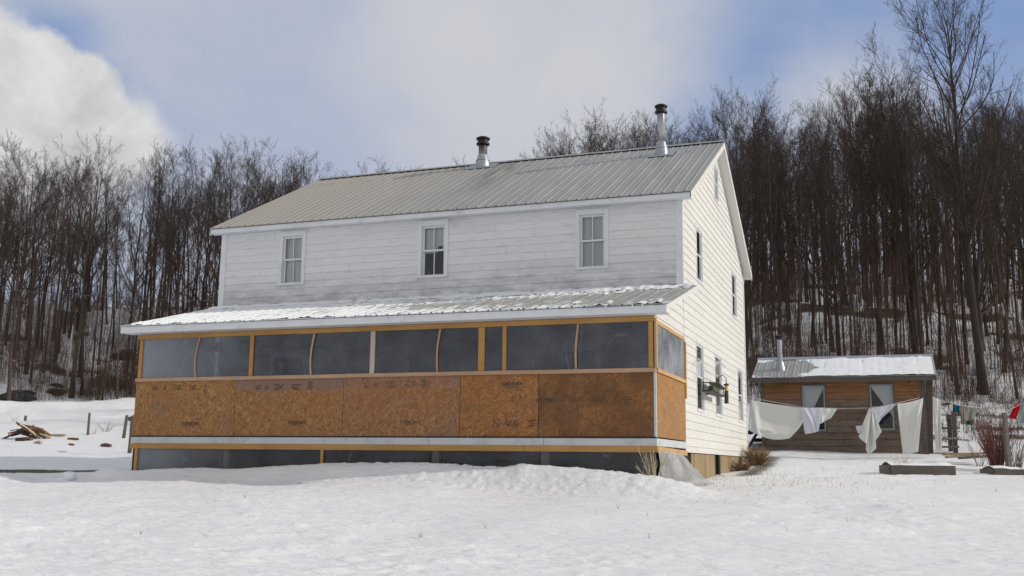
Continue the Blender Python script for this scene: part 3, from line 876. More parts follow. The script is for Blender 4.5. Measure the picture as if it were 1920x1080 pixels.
    def logo(i, px, py, rot, w=.26):
        u, z = px_uv(px, py); V, Fc = text_mesh('HIDREX', .092, fr, u, z, 0, rot, .0022)
        mb = MB(); mb.V = V; mb.F = [tuple(f) for f in Fc]
        zz = z + (.062 if rot else -.062)
        zz = z - .064
        mb.quad(fr(u - w / 2, zz, 0), fr(u + w / 2 - .02, zz, 0), fr(u + w / 2 - .02, zz + .012, 0), fr(u - w / 2, zz + .012, 0))
        mb.build('printed_stamp', M['ink'], sheets[i])
    def block(i, px, py, w, h, rows, dense=.6):
        """an illegible grade stamp: short broken ink strokes in rows"""
        u, z = px_uv(px, py); mb = MB(); rr = random.Random(int(px))
        for r in range(rows):
            zz = z + h / 2 - h * (r + .5) / rows; x = u - w / 2 * (1 if r % 2 == 0 else .8); xe = u + w / 2 * (1 if r % 2 == 0 else .75)
            while x < xe:
                l_ = rr.uniform(.012, .035)
                if rr.random() < dense + .15: mb.quad(fr(x, zz - h / rows * .28, 0), fr(min(x + l_, xe), zz - h / rows * .28, 0), fr(min(x + l_, xe), zz + h / rows * .28, 0), fr(x, zz + h / rows * .28, 0))
                x += l_ + .006
        mb.build('printed_stamp', M['ink'], sheets[i])
    logo(0, 358, 794, True); logo(1, 557, 792, True); logo(2, 769, 791, True); logo(3, 961, 720, False); logo(4, 1024, 750, False)
    for i, pts in ((0, ((292, 727, .15, .12), (309, 728, .08, .10), (333, 727, .22, .13), (364, 727, .2, .12), (385, 729, .09, .15))),
                   (1, ((485, 727, .14, .12), (501, 727, .09, .10), (523, 726, .24, .14), (556, 726, .22, .13), (583, 723, .12, .17))),
                   (2, ((688, 721, .14, .13), (706, 722, .09, .10), (735, 721, .26, .13), (770, 720, .22, .13), (796, 720, .14, .17))),
                   (3, ((931, 793, .14, .15), (960, 794, .27, .12), (1000, 793, .24, .13))),
                   (4, ((1085, 749, .22, .09), (1120, 749, .26, .09), (1175, 748, .2, .10)))):
        for q in pts: block(i, q[0], q[1], q[2], q[3], 4, .62 if i < 4 else .4)
    # rails, beams, posts
    mb = MB(); x = PLX - .01
    for c_ in (on_y(300, 710, yF)[0], on_y(650, 705, yF)[0], on_y(1000, 700, yF)[0], .02):
        mb.box(x + .001, c_ - .001, yF - .045, yF + .05, zo_t - .074 + .004 * math.sin(x * 3), zo_t + .004 * math.sin(x * 3)); x = c_
    bevel(mb.build('rail', M['lumber_pink'], H), .004)
    mb = MB(); mb.box(-.02, .045, yF + .051, -.02, zo_t - .07, zo_t); mb.build('rail', M['lumber_sun'], H)
    zt0 = ZPE - .25
    mb = MB(); x = PLX - .01
    for c_ in (on_y(480, 615, yF)[0], on_y(905, 600, yF)[0], .0):
        mb.box(x + .001, c_ - .001, yF - .035, yF + .05, zt0, ZPE - .152); x = c_
    bevel(mb.build('beam', M['lumber'], H), .004)
    mb = MB(); mb.box(0, .03, yF + .06, -.02, zt0 - .04, zt0 + .03); mb.build('beam', M['lumber_sun'], H)
    # siding of the porch end above its beam
    def pclip(z):
        u = (z - (ZPE - .06)) / (ZPR - ZPE) * (P + PE) - P - PE
        return (max(u, -P), -.0)
    mb = siding(fr_gable, -P, 0, zt0 + .03, ZPR - .06, [], clip=lambda z: pclip(z)); mb.build('porch_end_wall', M['siding_gable'], H)
    mb = MB(); mb.box(PLX - .02, PLX, yF, 0, zt0 + .03, ZPE); mb.build('porch_end_wall', M['siding'], H)
    mb = MB(); mb.box(.0, .05, -.045, .035, 1.28, 2.42); mb.build('end_post', M['lumber_sun'], H)
    posts = [(266, .085, 'lumber', 0), (473, .085, 'lumber', 0), (699.5, .10, 'lumber_pale', 0), (903.5, .125, 'lumber', 0), (946.5, .075, 'lumber', 0), (1221, .085, 'lumber', 0)]
    for px, w, m_, _ in posts:
        xa, _z = on_y(px, 660, yF)
        mb = MB(); mb.box(xa - w / 2, xa + w / 2, yF - .032, yF + .05, zo_t, zt0 - .002)
        bevel(mb.build('post', M[m_], H), .004)
    mb = MB(); mb.box(.002, .04, yF - .03, yF + .055, zo_t, zt0 + .06); mb.build('post', M['lumber_sun'], H)
    for px, bow in ((371, -.05), (586, -.035), (822, -.03), (1081, -.02)):
        xa, _z = on_y(px, 660, yF); mb = MB(); pts = []
        n = 8
        for k in range(n):
            f = k / (n - 1); z0 = zo_t + (zt0 - zo_t) * f
            pts.append((xa + bow * math.sin(math.pi * f * 1.15) + .03 * f, z0))
        for (xa0, z0), (xa1, z1) in zip(pts[:-1], pts[1:]):
            mb.hexa([(xa0 - .018, yF - .034, z0), (xa0 + .018, yF - .034, z0), (xa0 + .018, yF - .018, z0), (xa0 - .018, yF - .018, z0), (xa1 - .018, yF - .034, z1), (xa1 + .018, yF - .034, z1), (xa1 + .018, yF - .018, z1), (xa1 - .018, yF - .018, z1)])
        mb.build('batten', M['lumber_pink'], H)
    # clear plastic between the posts
    def film(x0, x1, z0, z1, y, amp=.012, name='plastic_film', mat='film', seed=0):
        nx, nz = 26, 16
        G = np.zeros((nz, nx, 3))
        for j in range(nz):
            for i in range(nx):
                f, g = i / (nx - 1), j / (nz - 1); e = math.sin(math.pi * f) * math.sin(math.pi * g)
                xx = x0 + (x1 - x0) * f; zz = z0 + (z1 - z0) * g
                d = amp * e ** .5 * float(fbm(np.array([xx * 1.7 + zz * 1.2]), np.array([zz * 1.1 - xx * .5]), 80 + seed, 3)[0]) if e > 1e-6 else 0
                G[j, i] = (xx, y + d, zz)
        mb = MB(); mb.grid(G); return mb.build(name, M[mat], H, smooth=True)
    px_b = [266, 473, 699.5, 903.5, 946.5, 1221]
    for i in range(5):
        a, b = on_y(px_b[i], 660, yF)[0], on_y(px_b[i + 1], 660, yF)[0]
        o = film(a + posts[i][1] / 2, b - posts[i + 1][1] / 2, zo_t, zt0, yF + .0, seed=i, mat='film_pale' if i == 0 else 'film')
        if i == 0: o['label'] = 'plastic film panel at the left end with light painted into its colour'
    def film_x(x, y0, y1, z0, z1, seed, mt='film_sun'):
        nx, nz = 22, 16; G = np.zeros((nz, nx, 3))
        for j in range(nz):
            for i in range(nx):
                f, g = i / (nx - 1), j / (nz - 1); e = math.sin(math.pi * f) * math.sin(math.pi * g)
                yy = y0 + (y1 - y0) * f; zz = z0 + (z1 - z0) * g
                d = .03 * max(e, 0) ** .5 * float(fbm(np.array([yy * 2.2 + zz * .6]), np.array([zz * 1.3 - yy * .7]), 90 + seed, 3)[0])
                G[j, i] = (x + d, yy, zz)
        mb = MB(); mb.grid(G); return mb.build('plastic_film', M[mt], H, smooth=True)
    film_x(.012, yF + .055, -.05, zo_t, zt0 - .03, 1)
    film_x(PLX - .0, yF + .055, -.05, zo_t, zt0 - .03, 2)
    mb = MB(); mb.box(PLX + .01, PLX + .03, yF + .02, -.05, -.8, zo_b - .16); mb.build('skirting_panel', M['greywood'], H)  # dark panel added at the left end to keep the space below dark
    # film skirt below the deck and its posts
    cuts = [PLX + .08] + [on_y(p, 860, yF)[0] for p in (418, 605, 808, 1012)] + [0.0]
    for i in range(5):
        film(cuts[i] + .005, cuts[i + 1] - .005, -.75, zo_b - .25, yF - .012, .035, 'skirt_film', 'film_haze' if i == 0 else 'film_low', 10 + i)  # first skirt panel: light from the left painted in as a paler gradient
    for px, w, m_ in ((257, .075, 'lumber'), (605.5, .06, 'lumber')):
        xa, _z = on_y(px, 860, yF); mb = MB(); mb.box(xa - w / 2, xa + w / 2, yF - .055, yF - .02, -.8, zo_b - .256); bevel(mb.build('post', M[m_], H), .003)
    for px in (420, 815, 1020):
        xa, _z = on_y(px, 860, yF); mb = MB(); mb.box(xa - .06, xa + .06, yF + .04, yF + .12, -.8, zo_b - .15); mb.build('post', M['lumber_pale'], H)
    mb = MB(); mb.box(PLX + .03, -.06, -.12, -.08, -.8, .3); mb.build('foundation', M['dark'], H)
    # loose plastic dragged out round the corner
    n, k = 34, 22; G = np.zeros((k, n, 3))
    gr = [on_x(1285, 832, .05)]
    for i in range(n):
        f = i / (n - 1)
        yb = yF - .06 + (P + .10) * f * 1.0
        top = np.array([.05 + .02 * f, yF - .03 + (P - .12) * min(f * 1.0, 1), .20 - .02 * f])
        if f > .76: top[2] -= (f - .76) * 1.75
        bot = np.array([.06 + .56 * f ** .7, yF - .12 + (P + .15) * f, 0]); bot[2] = tz(bot[0], bot[1]) - .02
        for j in range(k):
            g = j / (k - 1); p = top * (1 - g) + bot * g
            cr = .035 * math.sin(math.pi * min(1, g * 1.1)) * float(fbm(np.array([p[1] * 2.2 + p[2] * 1.4]), np.array([p[2] * 2.6 - p[1]]), 97, 4, .6)[0])
            G[j, i] = p + np.array([cr + .05 * math.sin(g * math.pi), 0, 0])
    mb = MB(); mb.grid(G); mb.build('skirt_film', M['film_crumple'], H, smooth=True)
    return H

def bevel_auto(o):
    pass

# ------------------------------------------------------------------ shed
YS = 13.0
_e0 = on_y(1585, 707, YS - .3); SHED_EAVE = _e0[1]

def build_shed():
    x0 = on_y(1429, 800, YS)[0]; x1 = on_y(1737, 800, YS)[0]
    xe0 = on_y(1409, 706, YS - .32)[0]; xe1 = on_y(1756, 700, YS - .32)[0]
    D = 3.2; zr = on_y(1590, 670, YS + D / 2)[1]; ze = SHED_EAVE
    zb = -.1
    Sd = thing('garden_shed', 'small weathered board shed with snowy metal roof behind the clothesline', 'shed', ((x0 + x1) / 2, YS + D / 2, tz((x0 + x1) / 2, YS)))
    wins = []
    for q in ((1505, 723, 1547, 808), (1632, 721, 1675, 806)):
        xm = (q[0] + q[2]) / 2
        wins.append((on_y(q[0], 760, YS)[0], on_y(q[2], 760, YS)[0], on_y(xm, q[3], YS)[1], on_y(xm, q[1], YS)[1]))
    fr = lambda u, z, n: (u, YS - n, z)
    mb = siding(fr, x0, x1, zb, ze - .02, wins, expo=.205, out=.032); mb.build('front_wall', M['shedwood'], Sd)
    frr = lambda u, z, n: (x1 + n, u, z)
    zt = zr - .12
    cl = lambda z: (YS, YS + D) if z < ze else (YS + (z - ze) / (zt - ze) * D / 2, YS + D - (z - ze) / (zt - ze) * D / 2)
    mb = siding(frr, YS, YS + D, zb, zt, [], expo=.205, clip=cl); mb.build('side_wall', M['shedwood'], Sd)
    mb = MB(); mb.quad((x0, YS, zb), (x0, YS + D, zb), (x0, YS + D, ze), (x0, YS, ze)); mb.poly([(x0, YS, ze), (x0, YS + D, ze), (x0, YS + D / 2, zt)])
    mb.quad((x0, YS + D, zb), (x1, YS + D, zb), (x1, YS + D, ze), (x0, YS + D, ze)); mb.build('rear_wall', M['shedwood'], Sd)
    mb = MB(); mb.box(x0 - .02, x0 + .09, YS - .035, YS - .001, zb, ze - .03); mb.box(x1 - .12, x1 + .02, YS - .035, YS - .001, zb, ze - .03)
    mb.box(x1 + .001, x1 + .03, YS, YS + .12, zb, ze - .05); mb.build('corner_board', M['greywood'], Sd)
    for i, (a, b, c, d) in enumerate(wins):
        mb = MB(); t = .05
        obox(mb, fr, a - t, a, c - t, d + t, -.05, .03); obox(mb, fr, b, b + t, c - t, d + t, -.05, .03)
        obox(mb, fr, a, b, d, d + t, -.05, .03); obox(mb, fr, a, b, c - t, c, -.05, .035)
        w = mb.build('window', M['greywood'], Sd)
        mb = MB(); s_ = .035
        obox(mb, fr, a, a + s_, c, d, -.03, .01); obox(mb, fr, b - s_, b, c, d, -.03, .01); obox(mb, fr, a + s_, b - s_, d - s_, d, -.03, .01); obox(mb, fr, a + s_, b - s_, c, c + s_, -.03, .01)
        zm = (c + d) / 2; obox(mb, fr, a + s_, b - s_, zm - .02, zm + .02, -.03, .012)
        mb.build('sash', M['sash_grey'], w)
        mb = MB(); obox(mb, fr, a + .02, b - .02, c + .02, d - .02, -.012, -.008); mb.build('pane', M['glass'], w)
        mb = MB()
        if i == 0: mb.poly([fr(a, d, -.09), fr(b, d, -.09), fr(a + .15, c + .35, -.10), fr(a, c + .3, -.09)])
        else: mb.poly([fr(a, d, -.09), fr(b, d, -.09), fr(b, c + .35, -.10), fr(b - .1, c + .5, -.09)])
        mb.build('curtain', M['curtain'], w)
    mb = MB(); ribbed(mb, xe0, xe1, YS - .34, ze + .02, YS + D / 2, zr); ribbed(mb, xe0, xe1, YS + D + .34, ze + .02, YS + D / 2, zr)
    rf = mb.build('roof', M['shed_roof'], Sd)
    mb = MB()
    for sg in (-1, 1):
        a = np.array([0, YS + D / 2, zr + .05]); b = np.array([0, YS + D / 2 + sg * .2, zr + .05 - .1]); dn = np.array([0, 0, -.01]); p0, p1 = np.array([xe0 - .01, 0, 0]), np.array([xe1 + .01, 0, 0])
        mb.hexa([a + p0 + dn, a + p1 + dn, b + p1 + dn, b + p0 + dn, a + p0, a + p1, b + p1, b + p0])
    mb.build('ridge_cap', M['flash'], rf)
    mb = MB(); mb.box(xe0 + .02, xe1 - .02, YS - .32, YS - .29, ze - .14, ze + .005); mb.build('fascia', M['greywood'], rf)
    mb = MB()
    for xx in (xe0 + .005, xe1 - .03):
        for sg in (-1, 1):
            ye = YS - .32 if sg < 0 else YS + D + .32
            p = [(xx, ye, ze - .13), (xx + .024, ye, ze - .13), (xx + .024, YS + D / 2, zr - .14), (xx, YS + D / 2, zr - .14)]
            mb.hexa(p + [(a, b, c + .125) for a, b, c in p])
    mb.build('rake_board', M['greywood'], rf)
    # snow on the roof
    xs = np.arange(xe0 + .03, xe1 - .03, .05); vs = np.linspace(0, .93, 44); XX, VV = np.meshgrid(xs, vs)
    n1 = fbm(XX / .4, VV * 2 / .3, 161, 4, .6); bare = np.exp(-((XX - (xe0 + .85)) / .75) ** 2) * np.exp(-((VV - .45) / .4) ** 2)
    th = .024 + .010 * n1 - .11 * bare - .013 * np.exp(-(((np.minimum(((XX - xe0 - RIB * .5) / RIB) % 1.0, 1 - ((XX - xe0 - RIB * .5) / RIB) % 1.0)) * RIB) / .016) ** 2) * (vnoise(XX / 1.1, VV * 3, 77) > -.35)
    m = (zr - ze - .02) / (D / 2 + .34)
    Yv = YS - .345 + VV * (D / 2 + .34)
    V = np.stack([XX, Yv, ze + .02 + VV * (zr - ze - .02) + .008 + np.maximum(th, -.01)], -1); ok = th > .002
    idx = np.arange(XX.size).reshape(XX.shape); keep = (ok[:-1, :-1].astype(int) + ok[1:, :-1] + ok[1:, 1:] + ok[:-1, 1:]) >= 2
    Fc = np.stack([idx[:-1, :-1], idx[:-1, 1:], idx[1:, 1:], idx[1:, :-1]], -1)[keep]
    used = np.unique(Fc); rem = -np.ones(XX.size, int); rem[used] = np.arange(len(used))
    link_mesh('snow_patch', V.reshape(-1, 3)[used], rem[Fc], M['roofsnow'], rf, smooth=True)
    # stove pipe
    yy = YS + .45; zz = ze + .02 + (yy - YS + .34) * m; xx = on_y(1463, 690, yy)[0]; top = on_y(1461, 628, yy)[1]
    mb = MB(); mb.lathe((xx, yy, zz), [(.085, 0), (.085, .45), (.10, .455), (.10, .48), (.083, .485), (.083, top - zz - .12)], 16)
    ch = mb.build('chimney', M['pipe'], Sd)
    mb = MB(); h = top - zz; mb.lathe((xx, yy, zz), [(.09, h - .16), (.15, h - .15), (.15, h - .06), (.18, h - .05), (.05, h)], 16); mb.build('rain_cap', M['black_metal'], ch)
    mb = MB(); mb.lathe((xx, yy, zz), [(.17, -.08), (.15, .05), (.10, .25), (.087, .27)], 16); mb.build('flashing', M['flash'], ch)

# ------------------------------------------------------------------ yard things
def cloth(name, label, mat, quad, s, amp=.05, folds=3.0, sag=0.0, belly=0.0, crease=None, group='washing hung on the line', seed=0, twist=None):
    """a hung cloth: four photo-plane corners TL TR BR BL at s metres, folded in depth"""
    TL, TR, BR, BL = [at(q[0], q[1], s if len(q) < 3 else q[2]) for q in quad]
    nx, nz = 34, 30; G = np.zeros((nz, nx, 3)); fw = np.array([H2[0], H2[1], 0])
    for j in range(nz):
        g = j / (nz - 1)
        for i in range(nx):
            f = i / (nx - 1)
            top = TL * (1 - f) + TR * f; bot = BL * (1 - f) + BR * f
            p = top * (1 - g) + bot * g
            p = p + np.array([0, 0, -sag * 4 * f * (1 - f) * (1 - .2 * g)])
            d = amp * (.25 + g) * (math.sin(f * math.pi * 2 * folds + 1.3 * g + seed) + .5 * math.sin(f * math.pi * 2 * folds * 1.9 + 2.1 * seed - g * 2))
            d += belly * math.sin(math.pi * f) * math.sin(math.pi * g)
            for (f0, f1, wd_, am_) in (crease or ()):
                d += am_ * math.exp(-((f - (f0 + (f1 - f0) * g)) / wd_) ** 2) * min(1, g * 2 + .15)
            p = p + fw * d
            if twist: p = p + twist(f, g)
            G[j, i] = p
    mb = MB(); mb.grid(G)
    o = mb.build(name, M[mat], smooth=True, loc=TL)
    solid(o, .006)
    return setp(o, label, 'laundry', group)

def line_obj(name, label, pts, rad, mat, cat, sagm=.0):
    out = []
    for a, b in zip(pts[:-1], pts[1:]):
        a, b = np.array(a), np.array(b)
        for k in range(7):
            f = k / 7; p = a * (1 - f) + b * f; p[2] -= sagm * 4 * f * (1 - f); out.append(p)
    out.append(np.array(pts[-1]))
    mb = MB(); mb.tube(out, rad, 4)
    return setp(mb.build(name, M[mat], loc=out[0]), label, cat)

def rough_post(name, label, base, h, w, lean=(0, 0), mat='greywood', cat='post', group=None, n=7):
    mb = MB(); pts = []; rad = []
    for k in range(5):
        f = k / 4; pts.append((base[0] + lean[0] * f, base[1] + lean[1] * f, base[2] - .25 + (h + .25) * f)); rad.append(w / 2 * (1.08 - .16 * f + .04 * math.sin(k * 2.3)))
    mb.tube(pts, rad, n)
    return setp(mb.build(name, M[mat], loc=base), label, cat, group)

def build_yard():
    # clothes pole and line
    sL = 31.6
    pb = gpt(1742, sL); ptop = at(1742, 712, sL)
    mb = MB(); mb.bar(pb - np.array([0, 0, .4]), ptop, .20, .14, up=(0, 1, 0)); bevel(o := mb.build('clothes_pole', M['greywood'], loc=pb), .01)
    setp(o, 'weathered grey square clothes pole in front of the shed corner', 'pole')
    pts = [at(1399, 744, 30.0), at(1500, 763, 30), at(1570, 766, 30), at(1635, 765, 29.9), at(1682, 756, 29.8), at(1735, 743, sL)]
    line_obj('clothesline', 'thin clothesline from the house corner to the grey pole', pts, .008, 'cord', 'line')
    pts = [at(1749, 744, sL + .1), at(1765, 751, 30.3), at(1800, 760, 32), at(1835, 764, 33.5), at(1880, 760, 35)]
    line_obj('clothesline', 'second clothesline running from the pole toward the bare woods', pts, .008, 'cord', 'line')
    def tw1(f, g): return np.array([0, 0, .0])
    up = np.array([0, 0, 1.0]); rt = np.array([T2[0], T2[1], 0])
    cloth('bed_sheet', 'large white bed sheet hanging beside the house corner', 'sheet', [(1407, 750), (1501, 764), (1481, 822), (1404, 806)], 30.0, .018, 1.3, .02, .12, crease=((.05, .22, .07, -.07), (.55, .1, .25, .05)), twist=lambda f, g: rt * (.42 * f ** 3 * math.sin(g * math.pi * .62) * (1 - g) * 1.2) + up * (-.12 * math.sin(math.pi * f) * g), seed=.4)
    cloth('towel', 'small bluish white towel pegged between two cream sheets', 'sheet_blue', [(1501, 764), (1541, 765), (1534, 809), (1510, 814)], 29.85, .018, 1.4, .01, crease=((.12, .75, .08, -.06), (.35, .9, .07, .05)), seed=1.2)
    cloth('bed_sheet', 'short cream sheet blown sideways over the left shed window', 'sheet', [(1537, 765), (1570, 766), (1557, 784), (1537, 795)], 30.05, .03, 1.2, .0, seed=2.2)
    cloth('towel', 'bluish white cloth folded to a triangle on the line', 'sheet_blue', [(1634, 765), (1682, 757), (1655, 782), (1645, 797)], 29.95, .02, 1.0, .0, seed=3.0)
    cloth('bed_sheet', 'twisted cream sheet hanging to a point before the shed', 'sheet', [(1630, 766), (1637, 766), (1652, 814), (1612, 814)], 29.8, .10, 2.3, seed=.9, twist=lambda f, g: up * (-.62 * g * (1 - abs(2 * f - .9)) * (g > .0)))
    cloth('towel', 'little white corner of cloth sticking out left of the twisted sheet', 'sheet_blue', [(1604, 799), (1622, 797), (1620, 812), (1609, 812)], 29.9, .02, 1.0, seed=2.0)
    cloth('bed_sheet', 'long cream sheet with a deep fold, just left of the pole', 'sheet', [(1682, 757), (1731, 746), (1722, 847), (1693, 850)], 29.75, .022, 1.3, .03, crease=((.97, .42, .10, -.16), (.98, .66, .07, .10)), seed=.2)
    cloth('bed_sheet', 'narrow cream sheet hanging just right of the grey pole', 'sheet', [(1749, 744), (1764, 750), (1764, 846), (1756, 843)], 30.1, .06, 1.2, seed=1.7)
    for lab, m_, q, s_ in (('small cream garment leftmost on the far line', 'sheet', [(1780, 758), (1786, 759), (1786, 772), (1780, 772)], 31.6),
                           ('blue green garment on the far line', 'teal', [(1786, 759), (1799, 761), (1800, 774), (1787, 773)], 31.9),
                           ('beige garment hanging long on the far line', 'beige', [(1800, 757), (1808, 758), (1809, 795), (1803, 795)], 32.3),
                           ('sheer pale cloth on the far line beside the red bush', 'sheer', [(1809, 762), (1833, 766), (1826, 788), (1811, 789)], 33.0),
                           ('dark green garment low on the far line', 'green', [(1811, 788), (1826, 787), (1824, 797), (1812, 796)], 33.1),
                           ('red garment blowing above the weathered post', 'red', [(1902, 758), (1914, 757), (1905, 786), (1892, 784)], 28.0),
                           ('grey green cloth at the right edge beside the red garment', 'sage', [(1914, 757), (1936, 752), (1938, 792), (1906, 794)], 28.1)):
        cloth('garment', lab, m_, q, s_, .02, 1.6, .0, seed=q[0][0] % 7, group='clothes on the far line')
    pts = [at(1888, 772, 27.0), at(1914, 757, 28.0), at(1937, 752, 28.1), at(1985, 742, 28.5)]
    line_obj('clothesline', 'short clothesline at the right edge holding the red garment', pts, .007, 'cord', 'line')
    # bush, post, planters, planks, steps
    b = gpt(1890, 25.5); t = at(1890, 774, 25.5)
    rough_post('fence_post', 'weathered grey post standing before the red twig bush', b, t[2] - b[2], .135, (-.02, 0), n=4)
    def planter(pxa, pxb, sa, sb, h, lab):
        a, c = gpt(pxa, sa), gpt(pxb, sb); z = min(a[2], c[2]) + .02
        d = (c - a); d[2] = 0; d /= np.linalg.norm(d); q = np.array([-d[1], d[0], 0]); dep = .75
        P0 = thing('planter_box', lab, 'planter', (a + c) / 2)
        mb = MB()
        a = np.array([a[0], a[1], z]); c = np.array([c[0], c[1], z])
        for u, v in ((a, c), (a + q * dep, c + q * dep)):
            mb.bar(u + (0, 0, h / 2 - .1), v + (0, 0, h / 2 - .1), .05, h + .2)
        for u in (a, c): mb.bar(u + q * .026 + (0, 0, h / 2 - .1), u + q * (dep - .026) + (0, 0, h / 2 - .1), .05, h + .2)
        mb.build('frame', M['greywood'], P0)
        n = 14; G = np.zeros((6, n, 3))
        for j in range(6):
            for i in range(n):
                p = a + (c - a) * (i / (n - 1) * .96 + .02) + q * (dep * (.04 + .92 * j / 5)); p[2] = z + h - .02 + .07 * math.sin(math.pi * j / 5) + .03 * float(vnoise(np.array([p[0] * 3]), np.array([p[1] * 3]), 3)[0]) + .02
                G[j, i] = p
        mb = MB(); mb.grid(G); mb.build('snow_fill', M['roofsnow'], P0, smooth=True)
    planter(1669, 1789, 24.9, 24.9, .21, 'wooden planter box filled with snow below the grey pole')
    planter(1862, 1918, 25.2, 25.2, .12, 'low wooden planter box under the red twig bush')
    rr = random.Random(5)
    def shrub(name, lab, base, n, hmin, hmax, spread, mat, rad=.006, cat='shrub', fork=3):
        mb = MB()
        for _ in range(n):
            a = rr.uniform(0, 6.283); r0 = rr.uniform(0, .12); h = rr.uniform(hmin, hmax); sp_ = rr.uniform(.15, 1) * spread
            p0 = Vector((base[0] + r0 * math.cos(a), base[1] + r0 * math.sin(a), base[2] - .05))
            p1 = p0 + Vector((math.cos(a) * sp_ * .35, math.sin(a) * sp_ * .35, h * .5)); p2 = p0 + Vector((math.cos(a) * sp_, math.sin(a) * sp_, h))
            mb.tube([p0, p1, p2], [rad, rad * .8, rad * .35], 3, False)
            for _k in range(fork):
                f = rr.uniform(.3, .9); q = (p0.lerp(p1, f * 2) if f < .5 else p1.lerp(p2, f * 2 - 1)); a2 = a + rr.uniform(-1.5, 1.5); l_ = h * rr.uniform(.15, .4)
                mb.tube([q, q + Vector((math.cos(a2) * l_ * .5, math.sin(a2) * l_ * .5, l_))], [rad * .6, rad * .25], 3, False)
        o = mb.build(name, M[mat], loc=base); return setp(o, lab, cat)
    shrub('dogwood_bush', 'tall red twig bush beside the grey post', gpt(1868, 26.3), 190, .7, 1.45, .52, 'redtwig', .007)
    shrub('dogwood_bush', 'thin bare bush to the right of the grey post', gpt(1903, 26.8), 60, .4, 1.0, .45, 'twig', .006)
    shrub('bare_shrub', 'loose low bare shrub left of the red twig bush', gpt(1835, 28.2), 14, .5, 1.0, 1.0, 'twig', .006)
    shrub('pale_shrub', 'small straw coloured shrub against the plastic at the porch corner', np.array([.02, -P - .16, tz(.02, -P - .16)]), 22, .28, .62, .34, 'straw', .007)
    shrub('dry_grass_clump', 'tan dry grass clump at the back corner of the house', np.array([.38, 8.2, tz(.38, 8.2)]), 420, .18, .55, .45, 'drygrass', .007, 'grass clump', 1)
    shrub('dry_grass_clump', 'brown dry weeds along the foundation boards', np.array([.22, 6.4, tz(.22, 6.4)]), 160, .1, .34, .4, 'drybrown', .006, 'grass clump', 1)
    shrub('weed_stalks', 'dry weed stalks in the snow filled planter', gpt(1690, 25.3) + (0, 0, .18), 40, .12, .42, .3, 'straw', .004, 'weeds', 2)
    for px, s_, lab, m_ in ((22, 60, 'tuft of dry grass beside the short stump post', 'straw'), (172, 50.5, 'dry grass tuft at the foot of the lone fence post', 'straw'), (195, 52, 'sparse weeds right of the lone fence post', 'twig')):
        shrub('grass_tuft', lab, gpt(px, s_), 16, .2, .62, .45, m_, .009, 'grass clump', 1)
    # steps at the shed side
    a = gpt(1767, 31.6); Sx = thing('wooden_steps', 'weathered wooden steps with a post at the side of the shed', 'steps', a)
    for k, py in enumerate((838, 822, 803)):
        p0, p1 = at(1764, py, 31.4 + .25 * k), at(1795, py, 31.4 + .25 * k)
        mb = MB(); mb.bar(p0, p1, .28, .06); mb.build('tread', M['greywood_light'] if k == 1 else M['greywood'], Sx)
    for px, yt, yb, s_ in ((1791, 772, 848, 31.6), (1782, 778, 850, 32.3)):
        p0, p1 = at(px + 1, yb, s_), at(px - 3, yt, s_); mb = MB(); mb.bar(p0 - (0, 0, .2), p1, .13, .12); mb.build('post', M['greywood'], Sx)
    for k, (pa, pb_, s_, m_, lab) in enumerate((((1770, 852), (1850, 850), 29.0, 'lumber_old', 'long tan plank lying in snow left of the red bush'), ((1775, 857), (1835, 853), 28.4, 'greywood_light', 'short grey plank lying on the tan plank'), ((1800, 859), (1852, 855), 28.1, 'greywood', 'dark plank end in the snow by the red bush'))):
        mb = MB(); mb.bar(at(*pa, s_), at(*pb_, s_ + .3), .16, .06); setp(mb.build('loose_plank', M[m_], loc=at(*pa, s_)), lab, 'plank', 'planks lying beside the shed')
    # cart half hidden behind the house corner
    s_ = 33.5; c0 = gpt(1424, s_)
    Ct = thing('garden_cart', 'small black framed cart with a grey tub between house corner and shed', 'cart', c0)
    mb = MB(); mb.tube([at(1419, 813, s_), at(1412, 824, s_), at(1405, 838, s_), at(1410, 845, s_), at(1440, 846, s_)], .045, 6); mb.tube([at(1411, 825, s_), at(1440, 825, s_)], .06, 6); mb.build('frame', M['black_metal'], Ct)
    mb = MB(); G = np.zeros((2, 2, 3)); A = [at(1410, 832, s_ - .25), at(1442, 830, s_ - .25), at(1442, 842, s_ - .2), at(1408, 842, s_ - .2)]; B = [at(1410, 832, s_ + .5), at(1442, 830, s_ + .5), at(1442, 842, s_ + .4), at(1408, 842, s_ + .4)]
    mb.hexa([A[3], A[2], B[2], B[3], A[0], A[1], B[1], B[0]]); bevel(mb.build('tub', M['tubgrey'], Ct), .03)
    mb = MB(); mb.tube([at(1402, 811, s_), at(1408, 810.5, s_), at(1413, 811, s_)], [.06, .075, .04], 8); mb.build('handle', M['black_metal'], Ct)
    # bird feeders on the gable wall
    yf, zf = on_x(1330, 735, .0)
    fx = .20
    q = on_x(1338, 738, fx); Fd = thing('bird_feeder', 'roofed tray bird feeder with green seed on the gable wall', 'bird feeder', (fx, q[0], q[1]))
    y0, y1 = q[0] - .75, q[0] + .55
    zb_ = q[1]
    cx = on_x(1325, 738, fx)[0], on_x(1351, 738, fx)[0]; y0, y1 = cx
    mb = MB(); mb.box(fx - .09, fx + .09, y0, y1, zb_ - .012, zb_ + .02); mb.build('tray', M['black_metal'], Fd)
    mb = MB(); ym = (y0 + y1) / 2
    for sg in (-1, 1):
        ye = y0 - .06 if sg < 0 else y1 + .06
        mb.hexa([(fx - .11, ye, zb_ + .16), (fx + .11, ye, zb_ + .16), (fx + .11, ym, zb_ + .235), (fx - .11, ym, zb_ + .235), (fx - .11, ye, zb_ + .18), (fx + .11, ye, zb_ + .18), (fx + .11, ym, zb_ + .255), (fx - .11, ym, zb_ + .255)])
